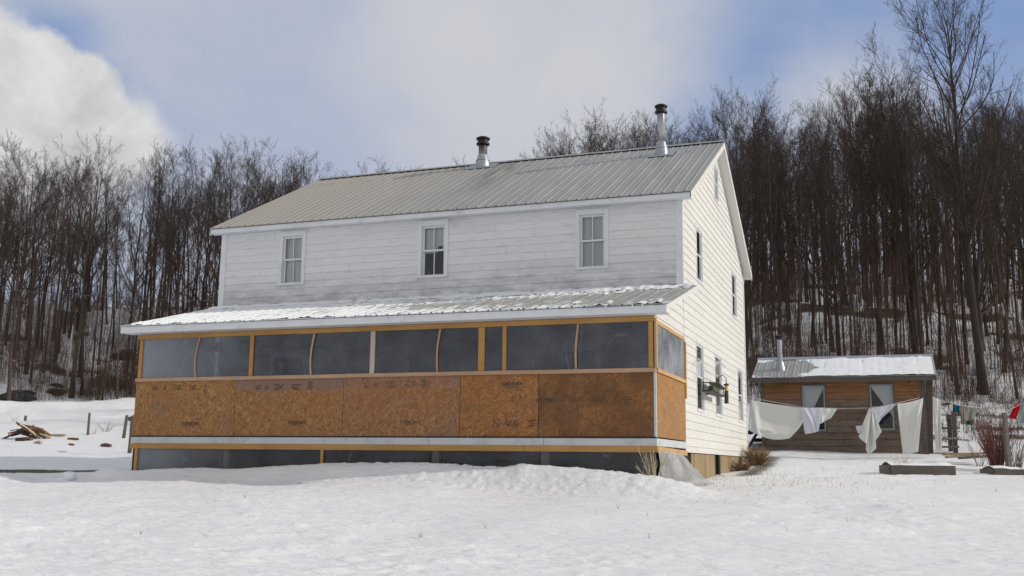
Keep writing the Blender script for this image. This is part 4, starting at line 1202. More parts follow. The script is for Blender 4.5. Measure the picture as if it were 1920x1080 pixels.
    mb.build('roof', M['feeder_green'], Fd)
    mb = MB(); mb.box(fx - .06, fx + .06, y0 + (y1 - y0) * .3, y0 + (y1 - y0) * .68, zb_ + .021, zb_ + .15); bevel(mb.build('seed_hopper', M['seed'], Fd), .02)
    mb = MB()
    for yy in (y0 + .04, y1 - .04):
        for xx in (fx - .07, fx + .07): mb.tube([(xx, yy, zb_ + .02), (xx, yy, zb_ + .2)], .012, 6)
    mb.build('upright', M['black_metal'], Fd)
    mb = MB(); mb.tube([(.02, ym, zb_ - .005), (fx - .02, ym, zb_ - .006)], .014, 6); mb.build('bracket', M['black_metal'], Fd)
    g = on_x(1356, 735, fx)
    T_ = thing('bird_feeder', 'slim dark tube bird feeder hanging right of the tray feeder', 'bird feeder', (fx, g[0], g[1]))
    yb_ = on_x(1358, 740, fx)[0] + .35; zt_ = on_x(1357, 716, fx)[1]; z0_ = on_x(1358, 755, fx)[1]
    mb = MB(); mb.lathe((fx, yb_, z0_), [(.05, 0), (.055, .02), (.05, .04), (.05, (zt_ - z0_) * .62)], 12); mb.build('tube', M['feeder_dark'], T_)
    mb = MB(); mb.lathe((fx, yb_, z0_), [(.035, (zt_ - z0_) * .63), (.04, (zt_ - z0_) * .8), (.03, (zt_ - z0_) * .88)], 12); mb.build('band', M['yellowband'], T_)
    mb = MB(); mb.lathe((fx, yb_, z0_), [(.075, (zt_ - z0_) * .88), (.06, (zt_ - z0_) * .95), (.01, (zt_ - z0_))], 12); mb.build('cap', M['black_metal'], T_)
    mb = MB(); mb.tube([(0, yb_, zt_ + .12), (fx * .6, yb_, zt_ + .2), (fx, yb_, zt_ + .12), (fx, yb_, zt_ - .02)], .01, 6); mb.build('hook', M['black_metal'], T_)
    # curly white hook
    h = on_x(1300, 690, .02); mb = MB(); pts = []
    for k in range(26):
        f = k / 25; a = f * 9.5; r = .16 * (1 - f * .55); pts.append((.03 + .6 * f, h[0] - .1 + .55 * f + r * math.cos(a) * .6, h[1] + .05 + r * math.sin(a)))
    mb.tube(pts, .012, 5); setp(mb.build('plant_hook', M['trim'], loc=pts[0]), 'curly white plant hook above the tray bird feeder', 'hook')
    # left field
    for px, s_, hh, w, ln, lab in ((42, 61, .34, .17, (0, 0), 'short dark stump post farthest left in the field'), (162, 50, 1.06, .12, (0, 0), 'lone upright fence post in the middle of the left field'), (229, 47, 1.03, .15, (.12, 0), 'leaning dark fence post near the porch corner'), (243, 37, 1.28, .14, (.02, 0), 'weathered fence post with a rail beside the porch corner')):
        b = gpt(px, s_); rough_post('fence_post', lab, b, hh, w, ln, group='fence posts in the left field')
    a, c = at(242, 786, 37), at(262, 776, 38.5); mb = MB(); mb.bar(a, c, .06, .13); setp(mb.build('fence_rail', M['greywood'], loc=a), 'grey fence rail running behind the porch corner', 'rail')
    rr2 = random.Random(3)
    # firewood: a collapsed heap and loose lengths
    def log(lab, p, ang, l_, r_, tilt, mat, group):
        d = Vector((math.cos(ang) * math.cos(tilt), math.sin(ang) * math.cos(tilt), math.sin(tilt)))
        c = Vector(p); a, b = c - d * l_ / 2, c + d * l_ / 2; l_ *= .8; r_ *= .7; a, b = c - d * l_ / 2, c + d * l_ / 2; mid = c + Vector((rr2.uniform(-.03, .03), rr2.uniform(-.03, .03), rr2.uniform(0, .03)))
        mb = MB(); mb.tube([a, mid, b], [r_, r_ * 1.05, r_ * .85], 7); o = mb.build('log', M[mat], loc=p); return setp(o, lab, 'log', group)
    base = gpt(48, 46)
    labs = ['topmost dark log on the snowy woodpile', 'orange cut log on top of the woodpile', 'dark leaning branch at the left of the woodpile', 'snow dusted pale log across the woodpile', 'thick brown log at the right of the woodpile', 'dark log under the pale log of the woodpile', 'thin dark stick at the left foot of the woodpile', 'long dark stick slanting down the woodpile', 'pale split log at the right foot of the woodpile', 'short brown log in the middle of the woodpile', 'grey branch behind the woodpile', 'dark stub at the back of the woodpile']
    for k, lab in enumerate(labs):
        x_ = (-.1, .45, -.85, .35, .95, .1, -1.15, .2, 1.15, .55, -.45, .0)[k]; z_ = (.62, .55, .25, .38, .34, .2, .12, .42, .14, .42, .45, .3)[k]; y_ = (0, -.1, 0, -.35, 0, -.3, .1, -.45, -.25, -.1, .3, .3)[k]
        x_ *= .75; z_ *= .85; p = base + np.array([T2[0] * x_, T2[1] * x_, z_]) + np.array([H2[0], H2[1], 0]) * y_
        log(lab, p, .35 + rr2.uniform(-.45, .45), (1.1, .9, 1.2, 1.3, .9, 1.1, 1.0, 1.4, .8, .7, 1.2, .8)[k], (.08, .1, .045, .10, .12, .09, .035, .05, .1, .1, .05, .08)[k], ((-.25, -.2, .5, -.6, -.5, -.3, .35, -.65, -.2, -.4, .5, .2)[k]), ('bark', 'cutwood', 'bark', 'palewood', 'cutwood', 'bark', 'bark', 'bark', 'palewood', 'cutwood', 'greywood', 'bark')[k], 'woodpile in the left field')
    for k in range(16):
        x_ = rr2.uniform(-1.0, 1.0); z_ = .06 + .5 * (1 - abs(x_)) * rr2.uniform(.5, 1)
        p = base + np.array([T2[0] * x_, T2[1] * x_, z_]) + np.array([H2[0], H2[1], 0]) * rr2.uniform(-.4, .3)
        log('thin dark stick lying in the snowy woodpile', p, .35 + rr2.uniform(-.7, .7), rr2.uniform(.6, 1.2), rr2.uniform(.03, .06), -x_ * .55 + rr2.uniform(-.15, .15), rr2.choice(['bark', 'bark', 'cutwood', 'redlog']), 'thin sticks in the woodpile')
    for lab, px, py, l_, r_, ang, mat in (('long pale log stretched out beyond the woodpile', 105, 818, 2.3, .09, -.35, 'palewood'), ('brown log in front of the woodpile', 50, 826, 1.1, .12, -.3, 'cutwood'), ('second brown log end on before the woodpile', 38, 827, .5, .12, .3, 'bark'), ('pale log nearest the camera before the woodpile', 72, 831, 1.0, .09, -.5, 'palewood'), ('dark log between the woodpile and the lone post', 137, 825, .8, .08, -.1, 'cutwood'), ('small log half sunk in snow', 134, 835, .5, .07, -.4, 'cutwood'), ('thick red brown log lying alone near the porch', 199, 837, .85, .11, -.36, 'redlog')):
        # find the ground depth under that pixel
        best = min(np.arange(30, 60, .4), key=lambda s_: abs(at(px, py, s_)[2] - tz(*at(px, py, s_)[:2])))
        p = at(px, py, best); p = np.array([p[0], p[1], tz(p[0], p[1]) + r_ * .5]); log(lab, p, ang, l_, r_, 0, mat, 'loose logs in the left field')
    # rocks at the wood's edge
    def rock(lab, p, r):
        mb = MB(); n = 12; G = np.zeros((8, n + 1, 3))
        for j in range(8):
            th = math.pi * j / 7
            for i in range(n + 1):
                ph = 2 * math.pi * i / n; rr_ = r * (1 + .3 * math.sin(ph * 2 + r * 9 + j) + .15 * math.sin(ph * 5 + j * 1.7))
                G[j, i] = (p[0] + rr_ * 1.5 * math.sin(th) * math.cos(ph), p[1] + rr_ * math.sin(th) * math.sin(ph), p[2] + r * .7 * math.cos(th))
        mb.grid(G); setp(mb.build('boulder', M['rock'], loc=p), lab, 'boulder', "boulders at the wood's edge")
    for px, s_, r, lab in ((22, 80.5, .95, 'large dark boulder at the far left edge of the wood'), (36, 81.5, .6, 'dark boulder right behind the largest one'), (95, 83, .5, 'low flat rock below the thick leaning trunk'), (221, 98, .9, 'round dark rock high in the snow beside the porch roof'), (94, 85, .4, 'small dark rock uphill of the flat rock')):
        rock(lab, gpt(px, s_, r * .15), r)
    # black wire strung from the house end across to the woods
    line_obj('overhead_wire', 'thin dark wire strung from the house end across the hillside', [np.array([-L - .03, 1.5, 4.0]), at(210, 556, 34), at(-40, 536, 44)], .012, 'black_metal', 'wire', .06)
    # lumps of shovelled snow
    for px, py, r, lab in ((812, 884, .085, 'rounded snow lump on the shovelled bank before the porch'), (130, 893, .115, 'white snow lump on the bank left of the porch')):
        best = min(np.arange(15, 24, .1), key=lambda s_: abs(at(px, py + 4, s_)[2] - tz(*at(px, py + 4, s_)[:2])))
        p = at(px, py + 4, best); p[2] = tz(p[0], p[1]) + r * .25
        mb = MB(); n = 18; G = np.zeros((12, n + 1, 3))
        for j in range(12):
            th = math.pi * j / 11
            for i in range(n + 1):
                ph = 2 * math.pi * (i % n) / n; d = r * (1 + .22 * math.sin(2 * ph + j * .5) * math.sin(th) + .10 * math.sin(5 * ph + j))
                G[j, i] = (p[0] + d * 1.35 * math.sin(th) * math.cos(ph), p[1] + d * math.sin(th) * math.sin(ph), p[2] + d * .85 * math.cos(th))
        mb.grid(G); setp(mb.build('snow_lump', M['roofsnow'], smooth=True, loc=p), lab, 'snow lump')
    # sparse stalks poking through the snow
    mb = MB()
    for _ in range(34):
        s_ = rr2.uniform(11, 26); px = rr2.uniform(-100, 2000); p = gpt(px, s_)
        if p[0] < .3 and p[1] > -3.4: continue
        for _k in range(rr2.randint(1, 4)):
            a = rr2.uniform(0, 6.28); l_ = rr2.uniform(.03, .07)
            mb.tube([p - (0, 0, .02), p + (math.cos(a) * l_ * .4, math.sin(a) * l_ * .4, l_)], [.003, .0012], 3, False)
    for _ in range(420):
        x_, y_ = rr2.gauss(1.7, 1.3), rr2.gauss(2.0, 3.0)
        if x_ < .15: continue
        p = np.array([x_, y_, tz(x_, y_)]); a = rr2.uniform(0, 6.28); l_ = rr2.uniform(.02, .06)
        mb.tube([p - (0, 0, .02), p + (math.cos(a) * l_ * .6, math.sin(a) * l_ * .6, l_)], [.004, .0015], 3, False)
    setp(mb.build('grass_stalks', M['drybrown']), 'sparse dry grass stalks poking through the snow', 'grass', kind='stuff')

# ------------------------------------------------------------------ trees
def tubes(Pt, Rd, n):
    """many polylines at once: Pt (N,k,3), Rd (N,k) -> verts, quads"""
    N, k, _ = Pt.shape
    d = np.empty_like(Pt); d[:, 1:-1] = Pt[:, 2:] - Pt[:, :-2]; d[:, 0] = Pt[:, 1] - Pt[:, 0]; d[:, -1] = Pt[:, -1] - Pt[:, -2]
    d /= np.linalg.norm(d, axis=2, keepdims=True) + 1e-9
    ref = np.where(np.abs(d[:, :1, 2:3]) > .8, np.array([1., 0, 0]), np.array([0, 0, 1.]))
    a = np.cross(d, np.broadcast_to(ref, d.shape)); a /= np.linalg.norm(a, axis=2, keepdims=True) + 1e-9
    b = np.cross(d, a)
    ang = 2 * np.pi * np.arange(n) / n
    V = Pt[:, :, None, :] + (a[:, :, None, :] * np.cos(ang)[None, None, :, None] + b[:, :, None, :] * np.sin(ang)[None, None, :, None]) * Rd[:, :, None, None]
    idx = np.arange(N * k * n).reshape(N, k, n)
    j = (np.arange(n) + 1) % n
    Q = np.stack([idx[:, :-1, :], idx[:, :-1, :][:, :, j], idx[:, 1:, :][:, :, j], idx[:, 1:, :]], -1).reshape(-1, 4)
    return V.reshape(-1, 3), Q

def join(parts):
    V, Q, o = [], [], 0
    for v, q in parts: V.append(v); Q.append(q + o); o += len(v)
    return np.concatenate(V), np.concatenate(Q)

def sub_branches(rg, Pt, Rd, per, len_rng, ang, up, k, rscale, tmin=.25, rmin=.006, wig=.1):
    """grow `per` side branches from every polyline"""
    N, kk, _ = Pt.shape
    i = np.repeat(np.arange(N), per); f = rg.uniform(tmin, .98, len(i)) * (kk - 1)
    a = np.minimum(f.astype(int), kk - 2); w = (f - a)[:, None]
    p0 = Pt[i, a] * (1 - w) + Pt[i, a + 1] * w; r0 = Rd[i, a] * (1 - w[:, 0]) + Rd[i, a + 1] * w[:, 0]
    d = Pt[i, a + 1] - Pt[i, a]; d /= np.linalg.norm(d, axis=1, keepdims=True) + 1e-9
    rnd = rg.normal(size=d.shape); side = rnd - d * (rnd * d).sum(1, keepdims=True); side /= np.linalg.norm(side, axis=1, keepdims=True) + 1e-9
    th = rg.uniform(ang[0], ang[1], len(i))[:, None]
    nd = d * np.cos(th) + side * np.sin(th)
    Ln = np.linalg.norm(Pt[:, -1] - Pt[:, 0], axis=1)[i] * rg.uniform(len_rng[0], len_rng[1], len(i)) * (1.15 - .6 * f / (kk - 1))
    out = np.empty((len(i), k, 3)); out[:, 0] = p0; cur = nd.copy()
    for s in range(1, k):
        cur = cur + np.array([0, 0, up]) + rg.normal(size=cur.shape) * wig; cur /= np.linalg.norm(cur, axis=1, keepdims=True)
        out[:, s] = out[:, s - 1] + cur * (Ln / (k - 1))[:, None]
    rb = np.maximum(np.minimum(r0 * rscale, r0 * .9), rmin)
    rad = rb[:, None] * np.linspace(1, .4, k)[None]
    return out, np.maximum(rad, rmin * .6)

def make_tree(seed, H, style):
    rg = np.random.default_rng(seed)
    k = 12; z = np.linspace(0, 1, k)
    wob = np.cumsum(rg.normal(size=(k, 2)) * .012 * H * (z[:, None] ** .5) * .35, 0)
    lean = rg.normal(size=2) * .02 * H
    r0 = {'pole': .0056, 'forest': .0078, 'oak': .0102, 'tall': .0118, 'birch': .0085}[style] * H
    tp = np.stack([wob[:, 0] + lean[0] * z, wob[:, 1] + lean[1] * z, z * H * .93], -1); tp[0, :2] = 0
    tp -= np.array([0, 0, .0])
    tr = r0 * (1 - .93 * z ** .85) + .008; tr[0] *= 1.22; tr[1] *= 1.03
    Pt, Rt = tp[None], tr[None]
    extra = []
    lo = {'pole': .5, 'forest': .40, 'oak': .27, 'tall': .36, 'birch': .4}[style]
    nl = {'pole': 13, 'forest': 17, 'oak': 19, 'tall': 34, 'birch': 24}[style]
    ln = {'pole': (.15, .27), 'forest': (.24, .40), 'oak': (.34, .54), 'tall': (.28, .46), 'birch': (.16, .28)}[style]
    an = {'pole': (.45, .8), 'forest': (.45, .85), 'oak': (.6, 1.1), 'tall': (.6, 1.0), 'birch': (.5, .9)}[style]
    if style in ('forest', 'oak') and seed % 2 == 0:
        # a forked stem
        f = int(k * .42); q = tp[f:].copy(); a = rg.uniform(0, 6.28); dd = np.linspace(0, 1, len(q)) ** .8
        q[:, 0] += math.cos(a) * dd * .16 * H; q[:, 1] += math.sin(a) * dd * .16 * H; q[:, 2] = q[0, 2] + (q[:, 2] - q[0, 2]) * .93
        qq = np.stack([np.interp(np.linspace(0, 1, k), np.linspace(0, 1, len(q)), q[:, c]) for c in range(3)], -1)
        extra.append((qq[None], (np.interp(np.linspace(0, 1, k), np.linspace(0, 1, len(q)), tr[f:]) * .82)[None]))
    trunkV, trunkQ = tubes(Pt, Rt, 9)
    lim, lr = sub_branches(rg, Pt, Rt, nl, ln, an, .15, 8, .52 if style == 'tall' else .44, lo, .010, .12)
    parts = []
    for e in extra:
        parts.append(tubes(e[0], e[1], 8))
        l2, r2 = sub_branches(rg, e[0], e[1], int(nl * .7), (ln[0] * 1.1, ln[1] * 1.2), an, .15, 8, .46, .2, .010, .12)
        lim = np.concatenate([lim, l2]); lr = np.concatenate([lr, r2])
    sb, sr = sub_branches(rg, lim, lr, 11 if style == 'tall' else 8, (.24, .50), (.4, .9), .12, 5, .55, .22, .0075, .12)
    tw, wr = sub_branches(rg, sb, sr, 6, (.28, .58), (.4, .9), .10, 4, .6, .15, .006, .12)
    t2, w2 = sub_branches(rg, lim, lr, 5, (.08, .2), (.35, .9), .12, 4, .35, .4, .006, .12)
    t3, w3 = sub_branches(rg, tw, wr, 2, (.35, .65), (.4, .85), .10, 3, .8, .25, .0052, .12)
    parts += [tubes(lim, lr, 6), tubes(sb, sr, 4), tubes(tw, wr, 3), tubes(t2, w2, 3), tubes(t3, w3, 3)]
    cv, cq = join(parts)
    return (trunkV, trunkQ), (cv, cq)

SKY_L = [(-80, 306), (0, 282), (25, 300), (60, 300), (130, 296), (185, 300), (215, 330), (250, 268), (285, 300), (320, 285), (370, 276), (420, 290), (480, 296), (540, 298), (575, 325), (600, 345)]
SKY_M = [(600, 335), (640, 296), (690, 308), (740, 318), (800, 345), (930, 290), (1000, 292), (1045, 252), (1100, 240), (1200, 250), (1240, 240)]
SKY_R = [(1240, 240), (1290, 232), (1340, 214), (1400, 215), (1450, 182), (1490, 205), (1560, 210), (1600, 190), (1660, 140), (1720, 150), (1760, 190), (1860, 170), (1920, 185), (2000, 180)]

def build_trees():
    protos = {}
    def proto(key, seed, H, style, mt, mc):
        (tv, tq), (cv, cq) = make_tree(seed, H, style)
        out = []
        for nm, v, q, m in (('trunk', tv, tq, mt), ('crown', cv, cq, mc)):
            me = bpy.data.meshes.new(nm); me.vertices.add(len(v)); me.vertices.foreach_set('co', v.astype(np.float32).ravel())
            me.loops.add(q.size); me.loops.foreach_set('vertex_index', q.astype(np.int32).ravel()); me.polygons.add(len(q)); me.polygons.foreach_set('loop_start', np.arange(0, q.size, 4, dtype=np.int32)); me.update(calc_edges=True)
            me.polygons.foreach_set('use_smooth', np.ones(len(q), bool))
            me.materials.append(m); out.append(me)
        protos[key] = (out, H, (tv, tq), (cv, cq))
    for i in range(4): proto(('pole', i), 100 + i, 17.0, 'pole', M['bark_brown'], M['twig_brown'])
    for i in range(5): proto(('forest', i), 200 + i, 17.0, 'forest', M['bark_brown'], M['twig_brown'])
    for i in range(3): proto(('oak', i), 300 + i, 16.0, 'oak', M['bark_brown'], M['twig_brown'])
    proto(('tall', 0), 402, 21.0, 'tall', M['bark_brown'], M['twig_brown'])
    proto(('birch', 0), 500, 15.0, 'birch', M['bark_birch'], M['twig_brown'])
    made = [0]
    def plant(key, base, h, rot, label, group, name='bare_tree', wide=1.0, lean=(0, 0)):
        (mt, mc), H, _, _ = protos[key]; s = h / H
        o = bpy.data.objects.new(name, None); COL.objects.link(o); o.location = (base[0], base[1], base[2] - .15); o.rotation_euler = (lean[0], lean[1], rot); o.scale = (s * wide, s * wide, s); o.empty_display_size = .5
        setp(o, label, 'tree', group)
        for nm, me in (('trunk', mt), ('crown', mc)):
            c = bpy.data.objects.new(nm, me); COL.objects.link(c); c.parent = o
        made[0] += 1
        return o
    rg = random.Random(21)
    def top_h(px, s, ysky, base):
        return at(px, ysky, s)[2] - base[2]
    # trees one can point out
    b = gpt(1852, 50.5)
    plant(('tall', 0), b, top_h(1810, 50.5, -12, b), .6, 'tallest bare tree, spreading its crown above the wood at the right', None, wide=.92, lean=(0, -.055))
    b = gpt(1728, 58); plant(('oak', 0), b, top_h(1700, 58, 108, b), 2.2, 'wide crowned bare tree just left of the tallest tree', None, wide=.95)
    b = gpt(125, 82); plant(('oak', 1), b, top_h(150, 82, 300, b), 1.0, 'thick trunked dark tree leaning out at the wood edge on the left', None, wide=.95, lean=(0, .03))
    b = gpt(112, 84); plant(('birch', 0), b, top_h(130, 84, 420, b), .5, 'pale birch with a whitish trunk beside the thick dark tree', None, 'birch_tree', lean=(0, .03))
    b = gpt(6, 79); plant(('forest', 2), b, top_h(10, 79, 290, b), 2.0, 'dark leaning tree at the left edge of the photo', None, lean=(0, .03))
    b = gpt(253, 96); plant(('pole', 1), b, top_h(253, 96, 266, b), 4.0, 'slim tree standing above its neighbours left of the house', None)
    b = gpt(500, 104); plant(('oak', 2), b, top_h(500, 104, 296, b), 3.2, 'round crowned bare tree just behind the left roof edge', None, wide=1.1)
    b = gpt(430, 102); plant(('oak', 0), b, top_h(430, 102, 290, b), .4, 'branching dark tree next to the round crowned one left of the roof', None, wide=.95)
    b = gpt(1450, 78); plant(('oak', 1), b, top_h(1450, 78, 180, b), 5.2, 'broad fan shaped tree crown right of the gable peak', None, wide=1.0)
    b = gpt(1473, 55); plant(('forest', 3), b, top_h(1473, 55, 330, b), 1.2, 'straight thick trunk rising behind the shed stove pipe', None)
    b = gpt(1655, 56); plant(('forest', 1), b, top_h(1640, 56, 250, b), 2.9, 'heavy dark trunk rising above the middle of the shed roof', None)
    zones = [
        ('left', -70, 600, 78, 116, 84, SKY_L, ['slender bare tree in the wood on the hillside left of the house', 'thick stemmed bare tree in the wood on the hillside left of the house'], 'trees on the left hillside'),
        ('mid', 600, 1240, 96, 128, 36, SKY_M, ['bare treetop showing above the ridge of the farmhouse roof', 'branching treetop showing above the ridge of the farmhouse roof'], 'trees behind the farmhouse'),
        ('right', 1240, 1990, 49, 104, 134, SKY_R, ['slender bare tree in the dark wood behind the shed', 'thick stemmed bare tree in the dark wood behind the shed'], 'trees behind the shed'),
    ]
    spots = []
    for nm, a, c, s0, s1, n, sky, labs, grp in zones:
        for i in range(n):
            for _try in range(40):
                px = a + (c - a) * ((i + rg.uniform(-.4, 1.4)) / n); s = s0 + (s1 - s0) * rg.random() ** (1.0 if nm != 'right' else 1.25)
                if i % 3 == 0: s = s0 + (s1 - s0) * rg.uniform(.45, 1)
                b = gpt(px, s)
                if all((b[0] - q[0]) ** 2 + (b[1] - q[1]) ** 2 > 1.6 for q in spots): break
            spots.append(b)
            ys = np.interp(px, [q[0] for q in sky], [q[1] for q in sky])
            hh = top_h(px, s, ys + abs(rg.gauss(0, 20)) , b)
            hh = min(hh, 23.5 if nm != 'right' else 24) * (rg.uniform(.72, 1.0) if i % 3 else 1.0)
            if hh < 5.5: hh = 5.5
            r = rg.random()
            key = ('pole', rg.randrange(4)) if r < (.45 if nm == 'right' else .36) else ('forest', rg.randrange(5)) if r < (.86 if nm == 'right' else .74) else ('oak', rg.randrange(3))
            plant(key, b, hh, rg.uniform(0, 6.28), labs[0] if key[0] == 'pole' else labs[1], grp + (' with slender stems' if key[0] == 'pole' else ' with thick stems'), wide=rg.uniform(.85, 1.2), lean=(rg.gauss(0, .035), rg.gauss(0, .035)))
    for i in range(15):
        px = 1030 + 15 * i + rg.uniform(-6, 6); s = rg.uniform(98, 122); b = gpt(px, s)
        ys = np.interp(px, [q[0] for q in SKY_M], [q[1] for q in SKY_M])
        plant(('forest', rg.randrange(5)) if i % 2 else ('oak', rg.randrange(3)), b, top_h(px, s, ys + rg.uniform(-4, 22), b), rg.uniform(0, 6.28), 'branching treetop between the two stove pipes above the roof ridge', 'treetops between the stove pipes', wide=rg.uniform(.9, 1.2))
    # everything deeper in the wood reads as one mass
    Vs, Qs, o = [], [], 0
    keys = [('pole', i) for i in range(4)] + [('forest', i) for i in range(3)]
    slim = {}
    for kx in keys:
        (m_, H, (tv, tq), (cv, cq)) = protos[kx]
        keep = RNG.random(len(cq) // 3 + 1).repeat(3)[:len(cq)] < .33
        slim[kx] = (tv, tq, cv, cq[keep], H)
    for i in range(285):
        if i < 34: px, s = rg.uniform(-90, 620), rg.uniform(95, 125)
        elif i < 50: px, s = rg.uniform(620, 1240), rg.uniform(110, 140)
        elif i < 150: px, s = rg.uniform(1240, 2000), rg.uniform(62, 130)
        else: px, s = rg.uniform(2010, 3600), rg.uniform(42, 95)
        b = gpt(px, s); sky = SKY_L if px < 600 else SKY_M if px < 1240 else SKY_R
        hh = min(max(top_h(px, s, np.interp(px, [q[0] for q in sky], [q[1] for q in sky]) + abs(rg.gauss(15, 35)), b), 5), 21)
        tv, tq, cv, cq, H = slim[rg.choice(keys)]; sc = hh / H; a = rg.uniform(0, 6.28); ca, sa = math.cos(a), math.sin(a)
        Rm = np.array([[ca, -sa, 0], [sa, ca, 0], [0, 0, 1]]) * sc
        for v, q in ((tv, tq), (cv, cq)):
            u = np.unique(q); rem = np.zeros(len(v), int); rem[u] = np.arange(len(u))
            Vs.append(v[u] @ Rm.T + b - (0, 0, .15)); Qs.append(rem[q] + o); o += len(u)
    ob = link_mesh('deep_woods', np.concatenate(Vs), np.concatenate(Qs), M['twig_brown']); setp(ob, 'mass of bare trees deeper in the wood', 'woods', kind='stuff')
    # brush and saplings under the trees
    Vs, Qs, o = [], [], 0
    def add_brush(px, s, n, h, sp_, rad, out):
        nonlocal o
        b = gpt(px, s); a = RNG.uniform(0, 6.283, n); hh = h * RNG.uniform(.5, 1, n); sp = sp_ * RNG.uniform(.1, 1, n)
        p0 = b + np.stack([RNG.normal(0, .25, n), RNG.normal(0, .25, n), np.full(n, -.05)], -1)
        d = np.stack([np.cos(a) * sp, np.sin(a) * sp, hh], -1)
        Pt = np.stack([p0, p0 + d * np.array([.35, .35, .5]), p0 + d], 1); Rd = np.broadcast_to(np.array([rad, rad * .8, rad * .4]), (n, 3)).copy()
        tw, wr = sub_branches(RNG, Pt, Rd, 6, (.22, .5), (.4, 1.35), .03, 4, .6, .2, rad * .42, .28)
        for v, q in (tubes(Pt, Rd, 3), tubes(tw, wr, 3)):
            out[0].append(v); out[1].append(q + o); o += len(v)
    out = ([], [])
    for i in range(1150):
        px = rg.uniform(-90, 640); s = 80 + 34 * rg.random() ** 1.2
        add_brush(px, s, rg.randint(4, 9), rg.uniform(1.0, 3.8), rg.uniform(.5, 1.4), rg.uniform(.007, .012), out)
    for i in range(22):
        px = rg.uniform(175, 262); s = rg.uniform(79, 90); add_brush(px, s, 7, rg.uniform(2, 5), 1.3, .02, out)
    for i in range(150):
        px = rg.uniform(1765, 2020); s = rg.uniform(35.5, 49); add_brush(px, s, rg.randint(3, 6), rg.uniform(.4, 1.5), rg.uniform(.3, .9), rg.uniform(.006, .010), out)
    def add_sapling(px, s, h):
        nonlocal o
        b = gpt(px, s); k = 6; zz = np.linspace(0, 1, k); w = np.cumsum(RNG.normal(0, .05, (k, 2)), 0) * h * .12
        st = np.stack([b[0] + w[:, 0], b[1] + w[:, 1], b[2] - .1 + zz * h], -1)[None]; rd = (h * .0031 * (1 - .75 * zz) + .004)[None]
        br, rr_ = sub_branches(RNG, st, rd, 9, (.14, .34), (.35, .75), .10, 4, .6, .25, .007, .1)
        tw, wr = sub_branches(RNG, br, rr_, 4, (.3, .6), (.35, .8), .08, 3, .7, .2, .006, .1)
        for v, q in (tubes(st, rd, 4), tubes(br, rr_, 3), tubes(tw, wr, 3)):
            out[0].append(v); out[1].append(q + o); o += len(v)
    for i in range(430):
        add_sapling(rg.uniform(-90, 640), 80 + 36 * rg.random(), rg.uniform(4, 10.5))
    for i in range(430):
        add_sapling(rg.uniform(1330, 2000), 52 + 55 * rg.random() ** 1.2, rg.uniform(4, 12))
    for i in range(700):
        px = rg.uniform(1330, 2000); s = 48 + 50 * rg.random() ** 1.4
        add_brush(px, s, rg.randint(4, 8), rg.uniform(.8, 3.6), rg.uniform(.4, 1.1), rg.uniform(.008, .014), out)
    ob = link_mesh('undergrowth', np.concatenate(out[0]), np.concatenate(out[1]), M['brush']); setp(ob, 'reddish brown brush and saplings under the bare trees', 'undergrowth', kind='stuff')
    print('trees', made[0])

# ------------------------------------------------------------------ sky and light
SUN_EL, SUN_AZ = R(25), R(11)     # azimuth measured from +X towards +Y

